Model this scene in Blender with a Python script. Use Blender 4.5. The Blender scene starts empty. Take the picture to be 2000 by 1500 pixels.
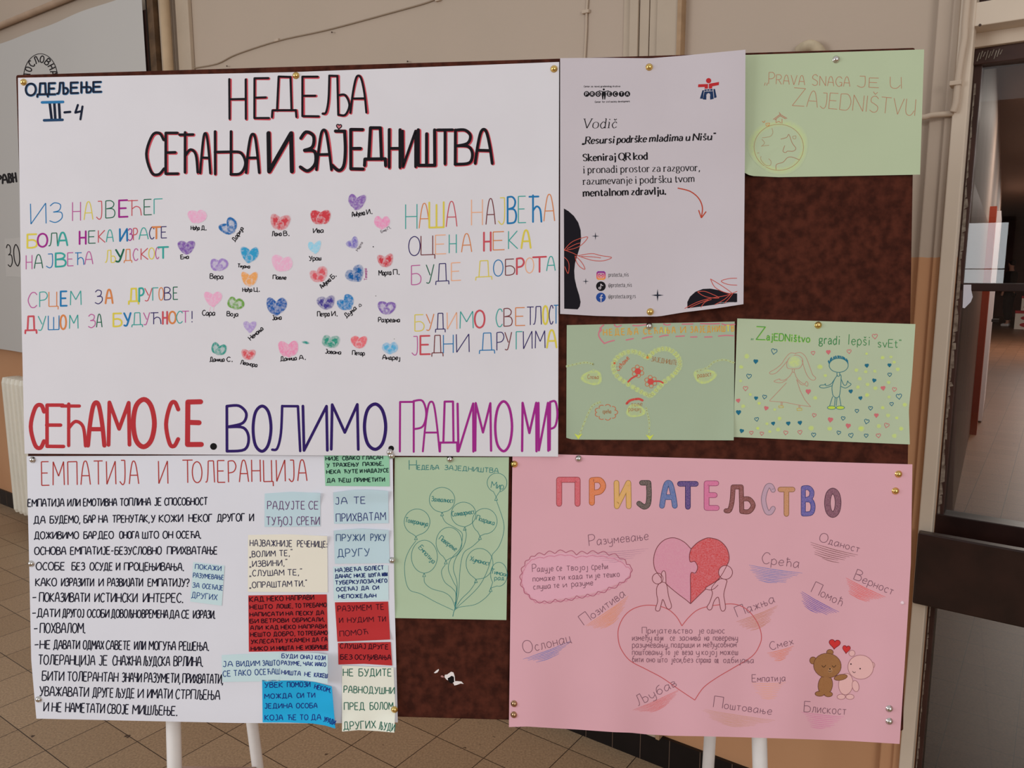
import bpy, bmesh, math, random
from mathutils import Vector, Matrix
random.seed(7)
S = bpy.context.scene
C = S.collection
# ------------------------------------------------------------------ camera
F = 1511.0                      # focal length in pixels of the 2000 x 1500 frame
PITCH = math.radians(8.6)
CAMH = 1.56
cd = bpy.data.cameras.new('camera'); cam = bpy.data.objects.new('camera', cd); C.objects.link(cam)
cd.sensor_fit = 'HORIZONTAL'; cd.sensor_width = 36.0; cd.lens = 36.0 * F / 2000.0
cd.clip_start = 0.02; cd.clip_end = 200
cam.location = (0, 0, CAMH); cam.rotation_euler = (math.pi/2 - PITCH, 0, 0)
S.camera = cam
S.view_settings.view_transform = 'Standard'; S.view_settings.look = 'None'
S.view_settings.gamma = 1; S.view_settings.exposure = -0.07; S.view_settings.use_curve_mapping = False
# ------------------------------------------------------------------ daylight and fill
w = bpy.data.worlds.new('daylight'); S.world = w; w.use_nodes = True
w.node_tree.nodes['Background'].inputs[0].default_value = (1.0, 0.985, 0.975, 1)
w.node_tree.nodes['Background'].inputs[1].default_value = 0.54
def area(name, loc, look, sx, sy, power, col=(1, 1, 1)):
    d = bpy.data.lights.new(name, 'AREA'); d.shape = 'RECTANGLE'; d.size = sx; d.size_y = sy
    d.energy = power; d.color = col
    o = bpy.data.objects.new(name, d); C.objects.link(o); o.location = loc
    o.rotation_euler = (Vector(look) - Vector(loc)).to_track_quat('-Z', 'Y').to_euler()
    return o
area('hall_window_light', (-4.2, -0.6, 2.1), (0.0, 1.5, 1.1), 2.4, 1.8, 80, (0.93, 0.97, 1.0))
area('side_fill_light', (1.5, -3.3, 2.3), (0.6, 1.8, 1.2), 2.0, 1.8, 62, (1.0, 0.985, 0.97))  # unseen fill added to brighten the wall between board and door
# ------------------------------------------------------------------ projection helpers
CP, SP = math.cos(PITCH), math.sin(PITCH)
CAM = Vector((0, 0, CAMH))
def camdir(x, y, z): return Vector((x, z*CP + y*SP, y*CP - z*SP))
def ray(px, py): return camdir((px-1000)/F, -(py-750)/F, 1.0)
def floor_at(px, py):
    r = ray(px, py); return CAM + r * (-CAMH / r.z)
# the display board's plane
BU = camdir(14.7, 0.026, -1).normalized()
BV = camdir(-0.064, -23.1, 1).normalized(); BV = (BV - BU*BV.dot(BU)).normalized()
BN = BU.cross(BV).normalized()
if BN.y > 0: BN = -BN
BP = CAM + ray(1000, 750) * 1.39
def on_board(px, py, off=0.0):
    r = ray(px, py); return CAM + r * ((BN.dot(BP - CAM) + off) / BN.dot(r))
# the hall wall's plane
WA = math.radians(-35.3)
WD = Vector((math.cos(WA), math.sin(WA), 0)); WN = Vector((math.sin(WA), -math.cos(WA), 0))
WP = floor_at(1130, 1429)
def on_wall(px, py, off=0.0):
    r = ray(px, py); return CAM + r * ((WN.dot(WP - CAM) + off) / WN.dot(r))
def ws(px, py, off=0.0): return (on_wall(px, py, off) - WP).dot(WD)
def wz(px, py, off=0.0): return on_wall(px, py, off).z
def wpt(s, d, z): return Vector((WP.x, WP.y, 0)) + WD*s + WN*d + Vector((0, 0, z))
# ------------------------------------------------------------------ materials
def lin(c): c /= 255.0; return c/12.92 if c <= 0.04045 else ((c+0.055)/1.055)**2.4
KE = 0.78
def alb(rgb, k=KE): return tuple(min(0.93, lin(c)/k) for c in rgb) + (1,)
MATS = {}
def mat(name, rgb, rough=0.75, metal=0.0, noise=0.0, nscale=40.0, rgb2=None, bump=0.0, k=KE, spec=0.3, detail=4):
    if name in MATS: return MATS[name]
    m = bpy.data.materials.new(name); m.use_nodes = True; nt = m.node_tree; b = nt.nodes['Principled BSDF']
    b.inputs['Roughness'].default_value = rough; b.inputs['Metallic'].default_value = metal
    b.inputs['Specular IOR Level'].default_value = spec
    c1 = alb(rgb, k); b.inputs['Base Color'].default_value = c1
    if noise > 0 or rgb2 or bump:
        tc = nt.nodes.new('ShaderNodeTexCoord'); nz = nt.nodes.new('ShaderNodeTexNoise')
        nz.inputs['Scale'].default_value = nscale; nz.inputs['Detail'].default_value = detail
        nt.links.new(tc.outputs['Object'], nz.inputs['Vector'])
        if noise > 0 or rgb2:
            c2 = alb(rgb2, k) if rgb2 else tuple(x*(1-noise) for x in c1[:3]) + (1,)
            rp = nt.nodes.new('ShaderNodeValToRGB'); rp.color_ramp.elements[0].position = 0.35; rp.color_ramp.elements[1].position = 0.65
            rp.color_ramp.elements[0].color = c1; rp.color_ramp.elements[1].color = c2
            nt.links.new(nz.outputs['Fac'], rp.inputs['Fac']); nt.links.new(rp.outputs['Color'], b.inputs['Base Color'])
        if bump:
            bp = nt.nodes.new('ShaderNodeBump'); bp.inputs['Strength'].default_value = bump; bp.inputs['Distance'].default_value = 0.002
            nt.links.new(nz.outputs['Fac'], bp.inputs['Height']); nt.links.new(bp.outputs['Normal'], b.inputs['Normal'])
    MATS[name] = m; return m
def ink(rgb): return mat('ink %d %d %d' % tuple(rgb), rgb, 0.7, spec=0.15)
def pencil(rgb, paper, scale=900):
    n = 'pencil %d %d %d on %d %d %d' % (tuple(rgb) + tuple(paper))
    return mat(n, rgb, 0.8, rgb2=tuple(0.55*a+0.45*b for a, b in zip(rgb, paper)), nscale=scale, spec=0.15, detail=2)
def wash(paper):
    """thin paint whose pigment density varies over the mark"""
    n = 'wash on %d %d %d' % tuple(paper)
    if n in MATS: return MATS[n]
    m = bpy.data.materials.new(n); m.use_nodes = True; nt = m.node_tree; b = nt.nodes['Principled BSDF']
    b.inputs['Roughness'].default_value = 0.7; b.inputs['Specular IOR Level'].default_value = 0.2
    a = nt.nodes.new('ShaderNodeAttribute'); a.attribute_name = 'pigment'
    d = nt.nodes.new('ShaderNodeAttribute'); d.attribute_name = 'ink_amount'
    tc = nt.nodes.new('ShaderNodeTexCoord'); nz = nt.nodes.new('ShaderNodeTexNoise')
    nz.inputs['Scale'].default_value = 260; nz.inputs['Detail'].default_value = 5
    nt.links.new(tc.outputs['Object'], nz.inputs['Vector'])
    ma = nt.nodes.new('ShaderNodeMath'); ma.operation = 'MULTIPLY_ADD'; ma.inputs[1].default_value = 1.9; ma.inputs[2].default_value = 0.05
    nt.links.new(nz.outputs['Fac'], ma.inputs[0])
    mu = nt.nodes.new('ShaderNodeMath'); mu.operation = 'MULTIPLY'; mu.use_clamp = True
    nt.links.new(ma.outputs[0], mu.inputs[0]); nt.links.new(d.outputs['Fac'], mu.inputs[1])
    mx = nt.nodes.new('ShaderNodeMix'); mx.data_type = 'RGBA'
    mx.inputs[6].default_value = alb(paper); nt.links.new(mu.outputs[0], mx.inputs[0]); nt.links.new(a.outputs['Color'], mx.inputs[7])
    nt.links.new(mx.outputs[2], b.inputs['Base Color'])
    MATS[n] = m; return m
# ------------------------------------------------------------------ object helpers
def tag(o, label=None, cat=None, group=None, kind=None):
    if label: o['label'] = label
    if cat: o['category'] = cat
    if group: o['group'] = group
    if kind: o['kind'] = kind
    return o
def empty(name, loc, label=None, cat=None, group=None):
    o = bpy.data.objects.new(name, None); C.objects.link(o); o.location = loc; o.empty_display_size = 0.05
    return tag(o, label, cat, group)
def base(o):
    v = Vector((0, 0, 0))
    while o: v += Vector(o.location); o = o.parent
    return v
def link(name, verts, faces, mats, parent=None, mi=None, smooth=False, loc=None, solid=0.0):
    me = bpy.data.meshes.new(name); b0 = base(parent) if parent else Vector((0, 0, 0))
    l = Vector(loc) if loc is not None else b0
    me.from_pydata([tuple(Vector(v) - l) for v in verts], [], faces)
    for m in (mats if isinstance(mats, (list, tuple)) else [mats]): me.materials.append(m)
    if mi: me.polygons.foreach_set('material_index', mi)
    if smooth: me.polygons.foreach_set('use_smooth', [True]*len(me.polygons))
    o = bpy.data.objects.new(name, me); C.objects.link(o); o.parent = parent; o.location = l - b0
    if solid:
        md = o.modifiers.new('thickness', 'SOLIDIFY'); md.thickness = solid; md.offset = -1; md.use_rim = False
    me.update(); return o
class MB:
    def __init__(s): s.v = []; s.f = []; s.mi = []; s.mats = []
    def m(s, mt):
        if mt not in s.mats: s.mats.append(mt)
        return s.mats.index(mt)
    def face(s, pts, mt):
        n = len(s.v); s.v += pts; s.f.append(tuple(range(n, n+len(pts)))); s.mi.append(s.m(mt))
    def hexa(s, p, mt):   # 8 corners: bottom loop 0-3, top loop 4-7
        n = len(s.v); s.v += p; i = s.m(mt)
        for q in ((3,2,1,0),(4,5,6,7),(0,1,5,4),(1,2,6,5),(2,3,7,6),(3,0,4,7)): s.f.append(tuple(n+k for k in q)); s.mi.append(i)
    def wbox(s, s0, s1, d0, d1, z0, z1, mt):
        s.hexa([wpt(s0,d0,z0), wpt(s1,d0,z0), wpt(s1,d1,z0), wpt(s0,d1,z0), wpt(s0,d0,z1), wpt(s1,d0,z1), wpt(s1,d1,z1), wpt(s0,d1,z1)], mt)
    def tube(s, pts, r, mt, n=12, cap=True):
        i = s.m(mt); pts = [Vector(p) for p in pts]; rings = []; up = None
        for k, p in enumerate(pts):
            t = (pts[min(k+1, len(pts)-1)] - pts[max(k-1, 0)]).normalized()
            if up is None: up = t.orthogonal().normalized()
            up = (up - t*up.dot(t)).normalized(); sd = t.cross(up)
            rr = r[k] if isinstance(r, (list, tuple)) else r
            rings.append(len(s.v))
            s.v += [p + (up*math.cos(2*math.pi*j/n) + sd*math.sin(2*math.pi*j/n))*rr for j in range(n)]
        for a, b in zip(rings, rings[1:]):
            for j in range(n): s.f.append((a+j, a+(j+1)%n, b+(j+1)%n, b+j)); s.mi.append(i)
        if cap:
            s.f.append(tuple(rings[0]+j for j in range(n))[::-1]); s.mi.append(i)
            s.f.append(tuple(rings[-1]+j for j in range(n))); s.mi.append(i)
    def build(s, name, parent=None, smooth=False, loc=None, bevel=0.0):
        o = link(name, s.v, s.f, s.mats, parent, s.mi, smooth, loc)
        bm = bmesh.new(); bm.from_mesh(o.data); bmesh.ops.recalc_face_normals(bm, faces=bm.faces); bm.to_mesh(o.data); bm.free()
        if bevel:
            md = o.modifiers.new('bevel', 'BEVEL'); md.width = bevel; md.segments = 3; md.limit_method = 'ANGLE'
        return o
def spline(pts, n=8, closed=False):
    out = []; P = [tuple(p) for p in pts]; N = len(P)
    if N < 3 and not closed: return P
    rng = range(N if closed else N-1)
    for i in rng:
        g = (lambda k: P[k % N]) if closed else (lambda k: P[max(0, min(N-1, k))])
        p0, p1, p2, p3 = g(i-1), g(i), g(i+1), g(i+2)
        for k in range(n):
            t = k/n
            out.append(tuple(0.5*((2*b) + (-a+c)*t + (2*a-5*b+4*c-d)*t*t + (-a+3*b-3*c+d)*t**3) for a, b, c, d in zip(p0, p1, p2, p3)))
    if not closed: out.append(P[-1])
    return out
# ------------------------------------------------------------------ stroke lettering
G = {}
def g(ch, w, s): G[ch] = (w, [(t[0], [tuple(float(q) for q in p.split(',')) for p in t[1:].split()]) for t in s.split(';')])
g('А',.72,'c0,0 .14,.5 .32,.9 .5,1 .68,.9 .86,.5 1,0;l.15,.38 .85,.38')
g('Б',.66,'l.92,1 0,1 0,0;c0,.55 .6,.57 .98,.38 .92,.1 .55,0 0,0')
g('В',.62,'l0,0 0,1;c0,1 .55,1 .88,.84 .72,.62 .08,.54;c.08,.54 .75,.52 1,.3 .8,.04 0,0')
g('Г',.56,'l0,0 0,1 1,1')
g('Д',.8,'l0,-.16 .02,.04 .98,.04 1,-.16;l.2,.04 .27,1 .75,1 .8,.04')
g('Ђ',.8,'l0,.97 .75,.97;l.3,1 .3,0;c.3,.45 .6,.6 .92,.5 .98,.15 .85,-.15 .6,-.22')
g('Е',.58,'l.95,1 0,1 0,0 1,0;l0,.52 .8,.52')
g('Ж',.95,'l.5,0 .5,1;l0,1 .5,.5 0,0;l1,1 .5,.5 1,0')
g('З',.58,'c.05,.85 .4,1 .88,.9 .8,.62 .3,.53;c.3,.53 .95,.5 1,.2 .5,0 0,.1')
g('И',.7,'l0,1 .03,0 .97,1 1,0')
g('Ј',.46,'l.3,1 .9,1;c.9,1 .94,.5 .85,.1 .5,-.02 .05,.12')
g('К',.66,'l0,0 0,1;l.95,1 .05,.48 1,0')
g('Л',.72,'c0,.03 .18,.06 .3,.4 .35,1;l.35,1 .92,1 1,0')
g('Љ',.9,'c0,.03 .13,.06 .22,.4 .26,1;l.26,1 .56,1 .58,0;c.58,.5 .85,.5 1,.25 .85,0 .58,0')
g('М',.86,'l0,0 .04,1 .5,.38 .96,1 1,0')
g('Н',.68,'l0,0 0,1;l1,0 1,1;l0,.5 1,.5')
g('Њ',.95,'l0,0 0,1;l.52,0 .52,1;l0,.52 .52,.52;c.52,.52 .85,.5 1,.26 .85,.02 .52,0')
g('О',.76,'o.5,1 .14,.86 0,.5 .14,.14 .5,0 .86,.14 1,.5 .86,.86')
g('П',.7,'l0,0 0,1 1,1 1,0')
g('Р',.6,'l0,0 0,1;c0,1 .7,1 1,.75 .7,.5 0,.44')
g('С',.64,'c1,.84 .75,1 .35,.94 .02,.5 .3,.06 .7,0 1,.15')
g('Т',.68,'l0,1 1,1;l.5,1 .5,0')
g('Ћ',.78,'l0,.95 .75,.95;l.3,1 .3,0;c.3,.42 .6,.58 .9,.45 1,0')
g('У',.66,'l0,1 .52,.42;c1,1 .72,.5 .48,.1 .28,0 .02,.04')
g('Х',.68,'l0,0 1,1;l0,1 1,0')
g('Ц',.74,'l0,1 0,0 1,0 1,-.22;l.85,1 .85,0')
g('Ч',.6,'c0,1 .05,.6 .4,.48 .95,.55;l1,1 1,0')
g('Ш',.86,'l0,1 0,0 1,0 1,1;l.5,.9 .5,0')
g('.',.12,'l.45,0 .55,.05'); g(',',.16,'l.7,.08 .2,-.2'); g('!',.12,'l.5,1 .5,.3;l.5,.05 .5,0'); g(':',.12,'l.5,.05 .5,0;l.5,.5 .5,.45')
g('?',.5,'c0,.8 .4,1 .95,.85 .8,.6 .45,.45 .42,.25;l.42,.05 .42,0'); g('-',.4,'l0,.45 1,.48')
g('„',.26,'l.2,.1 0,-.16;l.9,.1 .7,-.16'); g('”',.26,'l.2,1.15 .1,.95;l.9,1.15 .8,.95')
g('3',.5,G and 'c.05,.85 .4,1 .88,.9 .8,.62 .3,.53;c.3,.53 .95,.5 1,.2 .5,0 0,.1'); g('0',.55,'o.5,1 .1,.8 0,.5 .1,.2 .5,0 .9,.2 1,.5 .9,.8')
g('4',.6,'l.5,1 0,.4 .95,.42;l.95,.75 .7,0')
# lower case hand lettering
g('а',.55,'c.9,.5 .5,.63 .05,.4 .08,.06 .45,0 .88,.3;c.92,.6 .88,.1 1,.0')
g('б',.55,'c.95,1 .4,.9 .08,.55 .05,.2 .45,0 .92,.2 .75,.55 .3,.55 .08,.35')
g('е',.52,'c.05,.3 .9,.35 .8,.58 .4,.6 .04,.3 .35,0 .95,.1')
g('ј',.26,'c.85,.6 .9,0 .8,-.28 .4,-.34 0,-.2'); g('р',.5,'l0,-.36 0,.6;c0,.45 .45,.64 .98,.42 .9,.1 .4,0 0,.12')
g('у',.52,'c0,.6 .05,.2 .45,.06 .92,.25;c.95,.6 .95,-.1 .7,-.34 .15,-.3')
g('ђ',.6,'l.2,0 .2,1;l0,.8 .65,.8;c.2,.42 .6,.6 .95,.38 .9,-.1 .55,-.25'); g('ћ',.55,'l.2,0 .2,1;l0,.8 .65,.8;c.2,.4 .6,.58 .92,.4 .95,0')
for a, b in zip('вгджзиклљмнњопстхцшч', 'ВГДЖЗИКЛЉМНЊОПСТХЦШЧ'):
    G[a] = (G[b][0]*.62, [(k, [(x, y*.6) for x, y in p]) for k, p in G[b][1]])
# latin
for a, b in zip('AEJNPTUZKMOCBH', 'АЕЈ?РТ??КМОСВН'):
    if b != '?': G[a] = G[b]
g('N',.7,'l0,0 0,1 1,0 1,1'); g('U',.66,'c0,1 .02,.3 .2,.03 .6,.02 .9,.3;l.95,1 1,0'); g('Z',.75,'l0,1 .95,1 0,0 1,.02')
g('V',.7,'l0,1 .5,0 1,1'); g('R',.62,'l0,0 0,1;c0,1 .7,1 .95,.76 .7,.52 0,.48;l.4,.5 1,0'); g('S',.58,'c.95,.85 .6,1 .15,.9 .1,.65 .5,.52 .92,.35 .85,.08 .45,0 .02,.12')
g('G',.72,'c1,.82 .75,1 .3,.94 .02,.5 .3,.06 .75,.02 1,.3;l.6,.42 1,.42 1,0'); g('D',.72,'l0,0 0,1;c0,1 .7,.98 1,.5 .7,.02 0,0'); g('I',.12,'l.5,1 .5,0')
g('Q',.8,'o.5,1 .14,.86 0,.5 .14,.14 .5,0 .86,.14 1,.5 .86,.86;l.6,.15 1.05,-.2'); g('Š',.58,'c.95,.85 .6,1 .15,.9 .1,.65 .5,.52 .92,.35 .85,.08 .45,0 .02,.12;l.25,1.25 .5,1.1 .75,1.25')
g('a',.5,'c.1,.52 .45,.66 .85,.5 .88,.0;c.88,.36 .3,.36 .05,.16 .35,-.02 .86,.14;l.88,.05 1,.0')
g('b',.52,'l.08,1 .08,0;c.08,.45 .5,.66 .97,.35 .5,-.02 .08,.14'); g('c',.46,'c.95,.5 .55,.65 .05,.33 .45,-.02 1,.12')
g('d',.54,'l.88,1 .88,0;c.88,.48 .45,.66 .03,.3 .4,-.04 .88,.16'); g('e',.5,'c.05,.34 .95,.36 .8,.58 .4,.63 .03,.32 .4,-.03 .97,.12')
g('g',.5,'o.45,.64 .1,.56 .08,.32 .45,.22 .82,.32 .8,.56;c.2,.25 .08,.1 .7,.06 1,-.08 .75,-.26 .2,-.26 0,-.1 .3,.04;l.75,.58 1,.64')
g('i',.24,'l.5,.62 .5,0;l.48,.9 .52,.84'); g('j',.26,'c.7,.62 .72,0 .6,-.26 .1,-.26;l.66,.9 .7,.84'); g('k',.54,'l.08,1 .08,0;l.85,.62 .12,.28 .95,0')
g('l',.22,'l.5,1 .5,0'); g('m',.84,'l.06,.62 .06,0;c.06,.45 .3,.66 .5,.5 .5,0;c.5,.45 .75,.66 .94,.5 .94,0'); g('n',.56,'l.08,.62 .08,0;c.08,.44 .5,.68 .9,.48 .9,0')
g('o',.54,'o.5,.64 .12,.54 .02,.31 .12,.08 .5,-.01 .88,.08 .98,.31 .88,.54'); g('p',.54,'l.08,.62 .08,-.28;c.08,.46 .5,.68 .98,.32 .55,-.04 .08,.14')
g('r',.4,'l.12,.62 .12,0;c.12,.4 .5,.64 .98,.56'); g('s',.42,'c.9,.53 .5,.65 .1,.52 .4,.34 .92,.2 .6,-.01 .05,.08'); g('t',.36,'c.4,.85 .4,.15 .6,-.01 1,.08;l0,.6 .95,.6')
g('u',.56,'c.08,.62 .1,.12 .4,-.02 .88,.2;l.88,.62 .9,0'); g('v',.52,'l0,.62 .5,0 1,.62'); g('z',.46,'l.05,.6 .92,.6 .02,.02 .98,.02')
def combo(ch, b, ex): w, s = G[b]; g('~', w, ex); G[ch] = (w, s + G['~'][1])
combo('č','c','l.25,.95 .5,.8 .78,.95'); combo('š','s','l.2,.95 .48,.8 .78,.95'); combo('đ','d','l.55,.85 1.1,.85')
g('_',.5,'l0,-.08 1,-.08'); g('@',.85,'o.5,.5 .3,.4 .3,.2 .5,.12 .68,.25 .68,.42;c.7,.5 .72,.15 .95,.2 .95,.6 .55,.8 .1,.6 .05,.15 .4,-.12 .85,-.08')
g('“',.26,'l.1,1.05 .3,.85;l.7,1.05 .9,.85')
g('y',.52,'l0,.62 .5,.02;c1,.62 .6,.1 .4,-.18 .05,-.26')
g('f',.3,'c1,.95 .6,.98 .5,.7 .5,0;l.1,.6 .95,.6')
def glyph(ch):
    if ch not in G: print('MISSING GLYPH', ch)
    return G.get(ch, (.5, []))
class Ink:
    """marks on one sheet of paper, collected in pixel space and laid on its surface"""
    def __init__(s, sheet, lift=0.0004): s.ct = 0; s.sh = sheet; s.v = []; s.f = []; s.mi = []; s.mats = []; s.lift = lift*.45; s.pg = {}; s.dn = {}
    def idx(s, m):
        if not hasattr(m, 'node_tree'): m = ink(m)
        if m not in s.mats: s.mats.append(m)
        return s.mats.index(m)
    def quad(s, pts, i, add=0.0, facing=True):
        a = sum(p[0]*q[1]-q[0]*p[1] for p, q in zip(pts, pts[1:]+pts[:1]))
        if abs(a) < 1e-6: return
        if a > 0: pts = pts[::-1]
        n = len(s.v); s.v += [s.sh.at(p[0], p[1], s.lift+add*.4+s.ct*1.6e-6) for p in pts]; s.f.append(tuple(range(n, n+len(pts)))); s.mi.append(i)
    def disc(s, c, r, m, add=0.0, n=12, ry=None):
        ry = ry or r; s.ct = (s.ct+1) % 24
        s.poly([(c[0]+r*math.cos(2*math.pi*k/n), c[1]+ry*math.sin(2*math.pi*k/n)) for k in range(n)], m, add) if r > 8 else \
        s.quad([(c[0]+r*math.cos(2*math.pi*k/n), c[1]+ry*math.sin(2*math.pi*k/n)) for k in range(n)], s.idx(m), add)
    def line(s, pts, wd, m, smooth=False, closed=False, add=0.0, nib=None, n=6, taper=False):
        i = s.idx(m); s.ct = (s.ct+1) % 24
        if smooth: pts = spline(pts, n, closed)
        pts = [p for k, p in enumerate(pts) if k == 0 or abs(p[0]-pts[k-1][0])+abs(p[1]-pts[k-1][1]) > 1e-4]
        if closed: pts = pts + [pts[0]]
        if s.sh.__class__.__name__ == 'Sheet' and s.sh.bulge:
            q = [pts[0]]
            for a, b in zip(pts, pts[1:]):
                k = int(math.hypot(b[0]-a[0], b[1]-a[1])/9)+1
                q += [(a[0]+(b[0]-a[0])*j/k, a[1]+(b[1]-a[1])*j/k) for j in range(1, k+1)]
            pts = q
        N = len(pts)
        if N < 2: return
        seg = []
        for a, b in zip(pts, pts[1:]):
            dx, dy = b[0]-a[0], b[1]-a[1]; L = math.hypot(dx, dy) or 1e-9; seg.append((dx/L, dy/L))
        def hw(k):
            d = seg[min(k, len(seg)-1)]
            if nib: return 0.5*(nib[0] + (nib[1]-nib[0])*abs(d[1])**1.5)
            h = 0.5*wd
            if taper: t = k/(N-1); h *= 0.35 + 0.65*math.sin(math.pi*min(1, max(0, t)))
            return h
        for k, (a, b) in enumerate(zip(pts, pts[1:])):
            d = seg[k]; nx, ny = -d[1], d[0]
            def end(p, kk, other):
                h = hw(kk)
                if other is not None:
                    cs = d[0]*other[0]+d[1]*other[1]
                    if cs > 0.5:
                        mx, my = nx-other[1], ny+other[0]; L = math.hypot(mx, my) or 1e-9
                        q = 1.0/max(0.5, (mx*nx+my*ny)/L); mx, my = mx/L*q, my/L*q
                        return (p[0]+mx*h, p[1]+my*h), (p[0]-mx*h, p[1]-my*h)
                return (p[0]+nx*h, p[1]+ny*h), (p[0]-nx*h, p[1]-ny*h)
            pv = seg[k-1] if k > 0 else (seg[-1] if closed else None); nv = seg[k+1] if k < len(seg)-1 else (seg[0] if closed else None)
            a1, a2 = end(a, k, pv); b1, b2 = end(b, k+1 if nib is None else k, nv)
            s.quad([a1, b1, b2, a2], i, add)
            if wd > 2.2 and nib is None and (pv is None or d[0]*pv[0]+d[1]*pv[1] < 0.5): s.disc(a, hw(k), m, add, 10)
        if wd > 2.2 and nib is None and not closed: s.disc(pts[-1], hw(N-1), m, add, 10)
    def poly(s, pts, m, add=0.0, row=5.0, col=14.0, dens=None):
        i = s.idx(m); y0 = min(p[1] for p in pts); y1 = max(p[1] for p in pts)
        nrow = max(2, int((y1-y0)/row)+1); ys = [y0+(y1-y0)*k/nrow for k in range(nrow+1)]
        ys = sorted(set(ys + ([p[1] for p in pts] if len(pts) < 60 else [])))
        def cuts(y):
            xs = []
            for a, b in zip(pts, pts[1:]+pts[:1]):
                if (a[1] <= y) != (b[1] <= y): xs.append((a, b))
            return xs
        for ya, yb in zip(ys, ys[1:]):
            if yb-ya < 1e-5: continue
            e = cuts((ya+yb)/2)
            X = lambda ab, y: ab[0][0]+(ab[1][0]-ab[0][0])*(y-ab[0][1])/(ab[1][1]-ab[0][1])
            e.sort(key=lambda ab: X(ab, (ya+yb)/2))
            for L, R in zip(e[::2], e[1::2]):
                xa, xb, xc, xd = X(L, ya), X(R, ya), X(R, yb), X(L, yb)
                nc = max(1, int(max(xb-xa, xc-xd)/col))
                for k in range(nc):
                    t0, t1 = k/nc, (k+1)/nc
                    q = [(xa+(xb-xa)*t0, ya), (xa+(xb-xa)*t1, ya), (xd+(xc-xd)*t1, yb), (xd+(xc-xd)*t0, yb)]
                    s.quad(q, i, add)
    def blob(s, c, rx, ry, m, rgb, ang=0.0, prof=((0, 1), (.45, .95), (.75, .8), (1, .15)), n=22, wob=0.06, add=0.0, shape=None):
        """a soft painted mark: pigment density falls off along the profile"""
        i = s.idx(m); s.ct = (s.ct+1) % 24; col = alb(rgb); ca, sa = math.cos(ang), math.sin(ang); rings = []
        ph = random.uniform(0, 6)
        for r, d in prof:
            ring = []
            for k in range(n if r > 0 else 1):
                t = 2*math.pi*k/n; q = r*(1+wob*math.sin(3*t+ph)*r)
                ux, uy = (shape(t) if shape else (math.cos(t), math.sin(t))); x, y = ux*rx*q, uy*ry*q
                ring.append(len(s.v)); s.v.append(s.sh.at(c[0]+x*ca-y*sa, c[1]+x*sa+y*ca, s.lift+add*.3+s.ct*1.6e-6))
                s.pg[ring[-1]] = col; s.dn[ring[-1]] = d*random.uniform(.85, 1.1)
            rings.append(ring)
        for a, b in zip(rings, rings[1:]):
            for k in range(n):
                k2 = (k+1) % n
                s.f.append((a[0], b[k2], b[k]) if len(a) == 1 else (a[k], a[k2], b[k2], b[k])); s.mi.append(i)
    def glyph(s, ch, x0, x1, yb, yt, m, wd, slope=0.0, slant=0.0, jit=0.0, dx=0.0, dy=0.0, add=0.0, serif=False, nib=None):
        h = yb-yt
        def P(p):
            x = x0+(x1-x0)*p[0]+slant*h*p[1]; y = yb-h*p[1]+slope*(x-x0)
            return (x+dx+random.uniform(-jit, jit), y+dy+random.uniform(-jit, jit))
        for k, p in glyph(ch)[1]:
            q = [P(t) for t in p]
            if len(p) == 2 and abs(p[0][0]-p[1][0])+abs(p[0][1]-p[1][1]) < .12 and ch in '.!:?ij': s.disc(q[0], max(wd*.62, h*.05), m, add, 8); continue
            s.line(q, wd, m, smooth=k in 'co', closed=k == 'o', add=add, nib=nib, n=5 if h > 25 else (4 if h > 12 else 3))
            if serif and k == 'l' and len(p) <= 3:
                for e, o in ((q[0], p[0]), (q[-1], p[-1])):
                    vert = abs(p[0][0]-p[-1][0]) < .1 or ch in 'VvRkKAN'
                    if vert and (abs(o[1]) < .02 or abs(o[1]+.28) < .02 or o[1] > .95 or abs(o[1]-.62) < .02):
                        t = h*.14; l = t if o[1] < .5 or ch in 'VvNRKQ' else t*1.2; r = t if o[1] < .5 or ch in 'Vvk' and o[1] < .7 else t*.15
                        s.line([(e[0]-l, e[1]), (e[0]+r, e[1])], nib[0]*1.15 if nib else wd*.7, m, add=add)
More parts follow.
